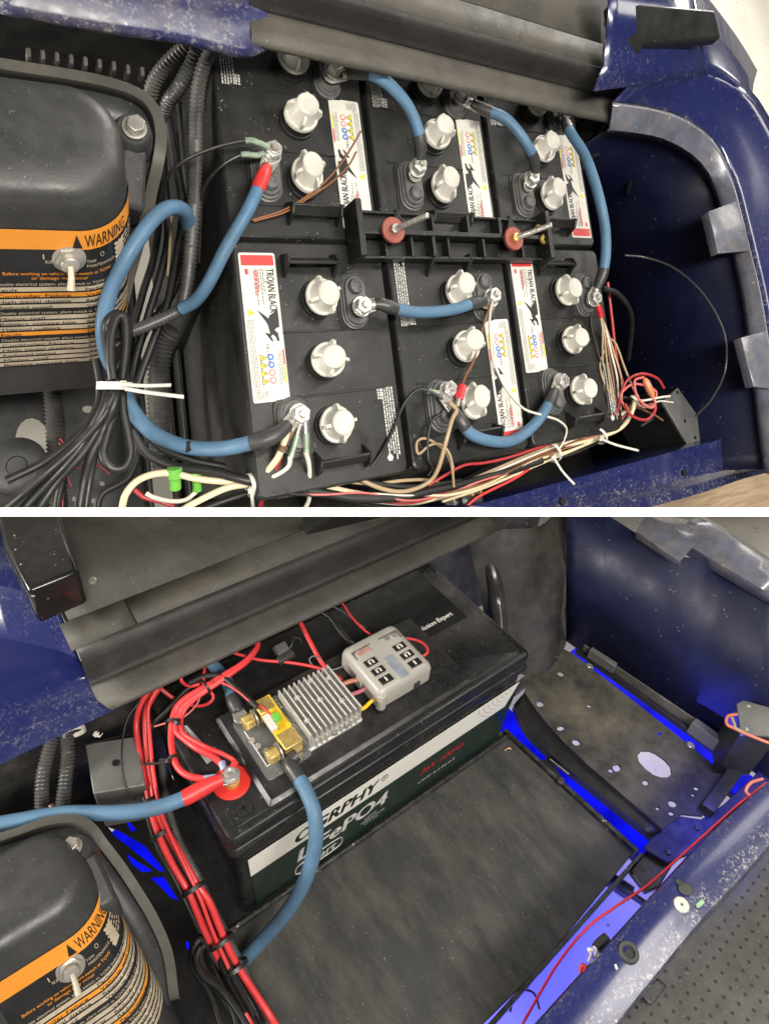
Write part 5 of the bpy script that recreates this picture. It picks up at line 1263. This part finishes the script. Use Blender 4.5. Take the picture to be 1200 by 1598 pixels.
WB_('red_wire', 'red loop hanging under the tied red wires', [(318, 1072, 36), (332, 1085, 26), (328, 1096, 20), (312, 1102, 14), (292, 1099, 14), (282, 1092, 16)], 2.4, REDWIRE, group=gR)
WB_('red_wire', 'red wire stub rising from the tie to the panel', [(318, 1072, 44), (318, 1055, 46), (320, 1035, 44)], 2.2, REDWIRE, group=gR)
WB_('red_wire', 'red wire hooked up beneath the panel lip', [(282, 1053, 40), (284, 1064, 34), (296, 1071, 34), (312, 1068, 40)], 2.6, REDWIRE, group=gR)
WB_('red_wire', 'dark red wire crossing behind the wire run', [(252, 1076, 24), (262, 1084, 18), (272, 1090, 12), (285, 1088, 10)], 3.0, DKRED, group=gR)
WB_('rail_wire', 'thin red wire following the front rail', [(1196, 1222, -60), (1150, 1258, -66), (1092, 1310, -70), (1045, 1352, -80), (1008, 1384, -90), (960, 1416, -100), (915, 1450, -110), (870, 1505, -130), (826, 1580, -150), (815, 1600, -150)], 1.7, mat('thin_red', (0.50, 0.02, 0.035), 0.4))
WB_('yellow_wire', 'short yellow wire between converter and fuse box', [(558, 1108, 24), (568, 1105, 20), (580, 1094, 22), (592, 1087, 26), (600, 1084, 28)], 3.0, YELLOWW)
WB_('orange_wire', 'orange-brown wire entering the fuse box by the converter', [(533, 1069, 30), (545, 1064, 30), (556, 1062, 30), (566, 1062, 28)], 3.6, mat('orange_wire', (0.46, 0.17, 0.10), 0.4))
WB_('pink_wire', 'pink wire entering the fuse box by the converter', [(548, 1084, 28), (560, 1080, 26), (574, 1073, 26), (584, 1070, 26)], 3.2, mat('dusky_pink', (0.42, 0.12, 0.16), 0.4))
WB_('grey_wire', 'thin grey wire arching across the lid behind the fuse box', [(500, 955, 10), (514, 965, 6), (528, 985, 4), (540, 998, 6), (552, 1003, 10)], 1.0, GREYPLATE)
WB_('grey_wire', 'thin grey wire with black clip entering the fuse box', [(516, 945, 14), (535, 955, 12), (552, 968, 14), (570, 980, 20)], 1.0, GREYPLATE)
WB_('grey_wire', 'thin grey wire looping round the red wire at the converter', [(540, 1038, 24), (525, 1044, 22), (508, 1046, 22), (490, 1040, 24), (483, 1030, 28), (490, 1024, 32), (502, 1030, 30)], 1.0, GREYPLATE)
WB_('tan_lead', 'tan wire loop below the tied red wires', [(241, 1134, 4), (262, 1128, 16), (280, 1123, 18), (298, 1110, 20), (310, 1094, 24), (313, 1080, 32)], 1.3, PINK)
WB_('black_lead', 'black cable running from the panel to the shunt', [(296, 1066, 40), (320, 1056, 46), (345, 1056, 46), (366, 1072, 44), (388, 1092, 44), (402, 1104, 44)], 4.2, WIREBLK)
WB_('black_lead', 'black cable slanting behind the red wires to the wire run', [(330, 1052, 30), (290, 1078, 24), (262, 1108, 12), (236, 1136, -8), (226, 1180, -40), (220, 1240, -60)], 4.0, WIREBLK)
WB_('red_signal', 'thin red wire lying on the black cable to the shunt', [(340, 1064, 44), (356, 1070, 46), (375, 1082, 46), (392, 1096, 46), (410, 1104, 44), (424, 1118, 42), (430, 1126, 40)], 1.6, REDWIRE)
for k, (du, dv, r) in enumerate(((-7, 6, 3.6), (10, -3, 3.2), (24, -6, 5.5))):
    q = [(228 + du, 1190 + dv, -50), (236 + du, 1260 + dv, -70), (254 + du, 1318 + dv, -84), (284 + du, 1375 + dv, -104), (308 + du, 1425 + dv, -130), (340 + du, 1490 + dv, -170), (385 + du, 1575 + dv, -212), (400 + du, 1610 + dv, -216)]
    if k < 2: WB_('run_cable', ('black cable hugging the cover side of the wire run', 'black cable between the two thick red wires')[k], q, r, WIREBLK)
    else: loom('ribbed_hose', 'black ribbed hose following the battery side of the wire run', [B(*p) for p in q], 6.5)
for k, q in enumerate(([(312, 1480), (306, 1500), (318, 1525), (345, 1545), (372, 1580), (390, 1610)], [(322, 1470), (310, 1468), (302, 1488), (312, 1515), (338, 1535), (362, 1575), (372, 1610)], [(330, 1482), (318, 1476), (312, 1495), (322, 1520), (350, 1560), (378, 1610)], [(300, 1478), (300, 1510), (325, 1545), (345, 1600)], [(334, 1470), (350, 1490), (366, 1530), (396, 1585)], [(308, 1470), (322, 1458), (336, 1476), (352, 1520), (384, 1580)])):
    WB_('coiled_cable', 'black cable end coiled at the foot of the red wire run', [(u, v, -136 - 5 * k) for u, v in q], 4.2, WIREBLK, group='coiled black cables at the foot of the wire run')
gT = 'black ties round the red wire run'
for lab, u, v, z, u2, v2, r in (('black tie round the wire run at the blue cable', 235, 1250, -46, 245, 1275, 11), ('black tie round the wire run beside the blue cut-outs', 252, 1303, -62, 262, 1325, 13), ('black tie round the wire run beside the battery corner', 302, 1388, -86, 312, 1410, 14), ('black tie round the wire run at the battery foot', 346, 1470, -138, 356, 1490, 15), ('lowest black tie round the wire run', 366, 1512, -166, 376, 1532, 17)):
    ziptie(lab, B(u, v, z), B(u2, v2, z - 8) - B(u, v, z), r, WIREBLK, None, gT, width=5)
ziptie('black tie round the three curved red wires beside the grey sticker', B(272, 1127, 22), B(271, 1150, 18) - B(274, 1110, 28), 10, WIREBLK, [B(276, 1128, 32), B(282, 1132, 32)], width=3.5)
ziptie('black tie round the red wires beneath the panel', B(321, 1072, 44), B(350, 1054, 46) - B(300, 1088, 40), 10, WIREBLK, None, width=3.5)
ziptie('black tie where the curved red wires turn to the terminal', B(271, 1186, 14), B(276, 1200, 14) - B(270, 1170, 14), 8, WIREBLK, [B(262, 1188, 16), B(240, 1192, 0), B(222, 1193, -20)], width=3.5)
wire('cover_cable', 'thin black cable hanging before the grey bracket', 'cable', [B(218, 1095, 20), B(200, 1120, 10), B(192, 1150, 0), B(190, 1190, -10), B(196, 1225, -24), B(212, 1250, -40)], 1.4, WIREBLK)
# blue butt splices and ring lugs at the terminal
for lab, a, b in (('pale blue crimp from the outermost red wire on the red terminal', (318, 1216, 16), (344, 1213, 17)), ('pale blue crimp from the inner red wire on the red terminal', (346, 1190, 20), (351, 1208, 18)), ('red crimp of the kinked wire on the red terminal', (367, 1190, 18), (360, 1207, 18))):
    p, q = B(*a), B(*b)
    t = thing('ring_crimp', lab, 'terminal', q + V((0, 0, -4)))
    obj('sleeve', G().tube([p, p.lerp(q, 0.5), p.lerp(q, 0.7)], 4.6, 10), REDSHRINK if a[0] == 367 else mat('blue_crimp', (0.25, 0.32, 0.46), 0.35, var=0.3, vscale=120), t)
    obj('tongue', G().tube([p.lerp(q, 0.6), V((36, 66, 15.5))], 3.4, 8), METAL, t)
# inline blade fuse holder
t = thing('blade_fuse_holder', 'black inline fuse holder with ribbed cap on the level red wire', 'fuse holder', B(445, 1030, 28))
c = B(446, 1026, 34)
obj('holder_body', G().box(c, (26, 10, 9), 0.05), BLACK2, t, bevel=1)
cp_ = obj('holder_cap', G().box(c + V((0, 12, 4)), (20, 18, 9), 0.05), BLACK2, t, bevel=1)
for k in range(5): obj('cap_rib', G().box(c + V((0.4 * k, 5 + 3.4 * k, 9)), (17, 1.6, 2), 0.05), GREYPLATE, cp_)
obj('strap', G().tube(catmull([c + V((12, 10, 2)), c + V((20, 14, 6)), c + V((26, 22, 4)), c + V((34, 18, 2)), c + V((32, 10, 0))], 6), 1.3, 6), BLACK2, t)

# ---- grey bracket, hoses and scraps on the left
q = [B(u, v, -30) for u, v in [(132, 1160), (213, 1148), (226, 1224), (145, 1238)]]
t = thing('bracket_box', 'grey steel bracket box under the shell with a black tie', 'bracket', q[0] + V((0, 0, -90)))
obj('box_body', G().prism([p + V((0, 0, -90)) for p in q], (0, 0, 88)), GREYPLATE, t, bevel=1.5)
obj('edge_flange', G().prism([q[0] + V((-10, 0, -6)), q[1] + V((0, 8, -6)), q[1] + V((0, 2, 4)), q[0] + V((-4, -4, 4))], (0, 4, -3)), DARKMETAL, t, bevel=0.6)
obj('bracket_hole', G().lathe(B(181, 1191, -29.3), [(5, 0), (5, 0.5)], 14), BLACKINK, t)
loom('ribbed_hose', 'upright ribbed hose under the shell, further from the bracket', [B(86, 1140, 0), B(74, 1180, -14), B(66, 1220, -30), B(66, 1270, -60)], 9.5, group='ribbed hoses under the lower shell')
loom('ribbed_hose', 'upright ribbed hose under the shell beside the grey bracket', [B(104, 1140, 0), B(106, 1180, -14), B(102, 1220, -30), B(96, 1272, -60)], 9.5, group='ribbed hoses under the lower shell')
ziptie('white cable tie looped under the blue shell edge', B(116, 1142, 8), (0.2, 1, 0.3), 13, TIEW, [B(150, 1146, 12), B(156, 1150, 10), B(160, 1146, 8)], width=6)
wire('brown_tube', 'dull brown tube end poking up by the hoses', 'tube', [B(80, 1258, -20), B(92, 1275, -20)], 4, BROWN)
# small things by the front rail
R0 = curvepts([B(u, v, -60) for u, v in [(1230, 1192), (1190, 1230), (1123, 1291), (1050, 1368), (940, 1490), (850, 1590), (820, 1625)]], 24)
R1 = curvepts([B(u, v, -62) for u, v in [(1260, 1250), (1195, 1322), (1150, 1374), (1098, 1428), (1023, 1518), (965, 1590), (940, 1622)]], 24)
rows = [[p + V((0, 4, -170)) for p in R0], [p + V((0, 2, -10)) for p in R0], R0, [a.lerp(b, 0.25) + V((0, 0, 1)) for a, b in zip(R0, R1)], [a.lerp(b, 0.5) + V((0, 0, 1)) for a, b in zip(R0, R1)], [a.lerp(b, 0.72) for a, b in zip(R0, R1)], R1, [p + V((0, -3, -10)) for p in R1], [p + V((2, -4, -80)) for p in R1]]
rl = obj('front_rail', G().sheet(rows, [0, 0.05, 0.3, 0.05, 0.1, 1.0, 1.5, 1.2, 0.3]), BLUEPAINT, cartB, solid=-2)
RZ = -58.6
def ring_on(u, v, r0, r1, m, nm, h=3, parent=rl):
    return obj(nm, G().lathe(B(u, v, RZ), [(r0, -1), (r0, h * 0.6), (r0 - 1, h), (r1, h), (r1 - 0.6, -0.5), (0.3, -0.6)], 24), m, parent)
pg = thing('rail_plug', 'round white plastic plug in the blue front rail', 'plug', B(1063, 1413, RZ))
ring_on(1063, 1413, 9.5, 2.2, CAPW, 'disc', 2.5, pg)
gm = thing('rail_grommet', 'black rubber grommet ring in the blue front rail', 'grommet', B(980, 1488, RZ))
ring_on(980, 1488, 12.5, 7.5, BLACK2, 'ring', 4, gm)
obj('hole', G().lathe(B(980, 1488, RZ + 0.6), [(8, 0), (8, 0.4)], 20), BLACKINK, gm)
kb = thing('rail_bumper', 'black key-shaped rubber bumper hooked over the front rail', 'bumper', B(1070, 1388, RZ))
obj('pad', G().loft([[B(1070 + 12 * math.cos(a), 1388 + 10 * math.sin(a) + 3 * math.cos(a), RZ + h) for a in [math.radians(20 * k) for k in range(18)]] for h in (0, 4)]), BLACK2, kb, bevel=1)
obj('neck', G().tube([B(1056, 1374, RZ + 2), B(1064, 1382, RZ + 3)], 3.4, 8), BLACK2, kb)
obj('paint_chip', G().prism([B(u, v, RZ) for u, v in [(1086, 1412), (1096, 1404), (1099, 1410), (1092, 1417), (1087, 1418)]], (0, 0, 1)), mat('green_chip', (0.25, 0.42, 0.27), 0.5), None, 'small pale green chip on the scuffed front rail', 'chip')
obj('white_scrap', G().tube([B(960, 1506, RZ + 1), B(963, 1514, RZ + 1)], 1.6, 8), TIEW, None, 'tiny white scrap on the blue rail near the grommet', 'scrap')
wire('copper_scrap', 'tiny copper wire scrap on the rubber mat by the battery', 'scrap', [B(787, 1172, -234), B(793, 1168, -233), B(797, 1169, -234)], 1.6, mat('bright_copper', (0.55, 0.36, 0.2), 0.35, metal=0.6))
wire('rail_clip', 'black wire clip joining leads under the rail', 'connector', [B(930, 1482, -90), B(938, 1472, -88), B(948, 1464, -86)], 6.5, BLACK2, k=4)
for lab, q in (('white lead beside the black wire clip', [(918, 1502, -84), (922, 1490, -80), (918, 1482, -80), (926, 1484, -78)]), ('second white lead beside the black wire clip', [(926, 1496, -84), (930, 1484, -78), (926, 1478, -78)])):
    WB_('white_lead', lab, q, 1.8, WHITEW)
WB_('red_lead', 'red lead end curled by the black wire clip', [(905, 1518, -90), (908, 1508, -86), (914, 1510, -84), (910, 1520, -86)], 2.4, REDWIRE)
WB_('floor_lead', 'dark lead looping over the blue-lit concrete', [(796, 1580, -300), (802, 1556, -300), (818, 1546, -300), (834, 1552, -300), (842, 1576, -300)], 1.6, WIREBLK)
obj('shock_absorber', G().tube([B(950, 1372, -330), B(985, 1396, -330), B(986, 1397, -330), B(1010, 1414, -330)], 9, 12, rad=lambda i: (13, 13, 6, 6)[i]), mat('dark_blue_steel', (0.03, 0.035, 0.09), 0.4), None, 'dark shock absorber rod above the blue-lit concrete', 'rod')
# footwell mat with perforations, and pedal
FZ = -170
fm = thing('footwell_mat', 'grey speckled footwell mat with rows of small holes', 'mat', (500, -480, FZ))
obj('sheet', G().sheet([[V((x, y, FZ)) for x in (200, 500, 900, 1400)] for y in (-390, -500, -700, -1000)]), mat('speckled_mat', (0.070, 0.067, 0.061), 0.6, var=0.25, vscale=40, speck=1.0, sscale=420, scol=(0.34, 0.32, 0.30), bump=0.7, bscale=700), fm)
g = G()
a0 = B(1100, 1440, FZ)
dA, dB_ = B(1109.6, 1428, FZ) - a0, B(1121.5, 1449, FZ) - a0
for i in range(-40, 60):
    for j in range(-20, 30):
        p = a0 + dA * i + dB_ * j
        if p.y < -396 and 230 < p.x < 900 and p.y > -700:
            g.lathe(p, [(2.3, 0.2), (2.3, 0.5)], 8)
po = obj('perforations', g, BLACKINK, fm); po['kind'] = 'stuff'
obj('pedal_stub', G().loft([[B(u, v, FZ + 40 + dz) for u, v in [(996, 1552), (1024, 1526), (1042, 1540), (1016, 1572)]] for dz in (-38, 0)]), BLACK2, None, 'black rubber pedal stub on the footwell mat', 'pedal', bevel=3)
# solenoid box at the wall
q = [B(u, v, -110) for u, v in [(1150, 1098), (1160, 1093), (1215, 1108), (1215, 1150), (1156, 1146)]]
t = thing('solenoid_box', 'dark box with grey screwed plate against the navy wall', 'solenoid', q[0] + V((0, 0, -120)))
obj('box_body', G().prism([p + V((0, 0, -120)) for p in q], (0, 0, 116)), DARKMETAL, t, bevel=2)
pl = obj('top_plate', G().prism([p + V((0, 0, -4)) for p in q], (0, 0, 4)), GREYPLATE, t, bevel=0.8)
for u, v in ((1168, 1102), (1165, 1139)): obj('screw', G().lathe(B(u, v, -110), [(4, 0), (3.4, 1.6), (0.5, 2)], 12), METAL, pl)
WB_('box_wire', 'orange-red wire curving over the dark wall box', [(1150, 1115, -100), (1136, 1118, -100), (1134, 1130, -100), (1146, 1137, -98), (1165, 1146, -96), (1200, 1160, -96)], 2.6, mat('salmon_wire', (0.55, 0.16, 0.10), 0.4))
WB_('box_wire', 'tan wire tied beside the dark wall box', [(1142, 1120, -98), (1146, 1130, -96), (1150, 1138, -96), (1180, 1152, -96)], 2.4, TAN)
WB_('box_wire', 'pink wire hooked over the end of the front rail', [(1190, 1216, -50), (1172, 1222, -50), (1164, 1234, -56), (1170, 1242, -64)], 2.2, PINK)

# ---- controller cover of the lower bay
covB_lv = [(74, -186, 30, 62, 16), (73, -164, 12, 84, 30), (69, -153, 2, 93, 38), (61, -147, -3, 98, 42), (50, -143, -7, 101, 44), (36, -140, -12, 104, 44), (-20, -134, -40, 108, 44), (-118, -124, -88, 114, 44), (-190, -118, -118, 118, 44)]
covB, _, _ = make_cover(B, -136, -340, covB_lv, (36, -124), 'black controller cover with toggle and slanted warning label beside the red wires')
path = [B(u, v, 24) for u, v in [(-40, 1318), (24, 1300), (70, 1284), (112, 1278), (140, 1290)]] + [B(160, 1316, 14), B(186, 1350, -6), B(214, 1392, -30), B(240, 1436, -56), B(262, 1490, -90), B(272, 1560, -130)]
flange(covB, path, None, None)
c = B(110, 1318, 64)
obj('bolt_boss', G().lathe(c + V((0, 0, -40)), [(24, 0), (19, 22), (16, 30), (15, 31)], 20), BLACK2, covB)
b_ = G().lathe(c + V((0, 0, -8)), [(11, 0), (11, 2), (9, 2.4)], 20); hexnut(b_, c + V((0, 0, -6)), 8.8, 8)
obj('bolt', b_, METAL, covB, bevel=0.4)
obj('ramp', G().prism([c + V((-4, -14, -12)), c + V((20, -12, -16)), c + V((22, -66, -38)), c + V((-2, -66, -32))], (0, 0, -40)), BLACK2, covB, bevel=5)
for o in sc.objects:
    if '_base' in o: del o['_base']
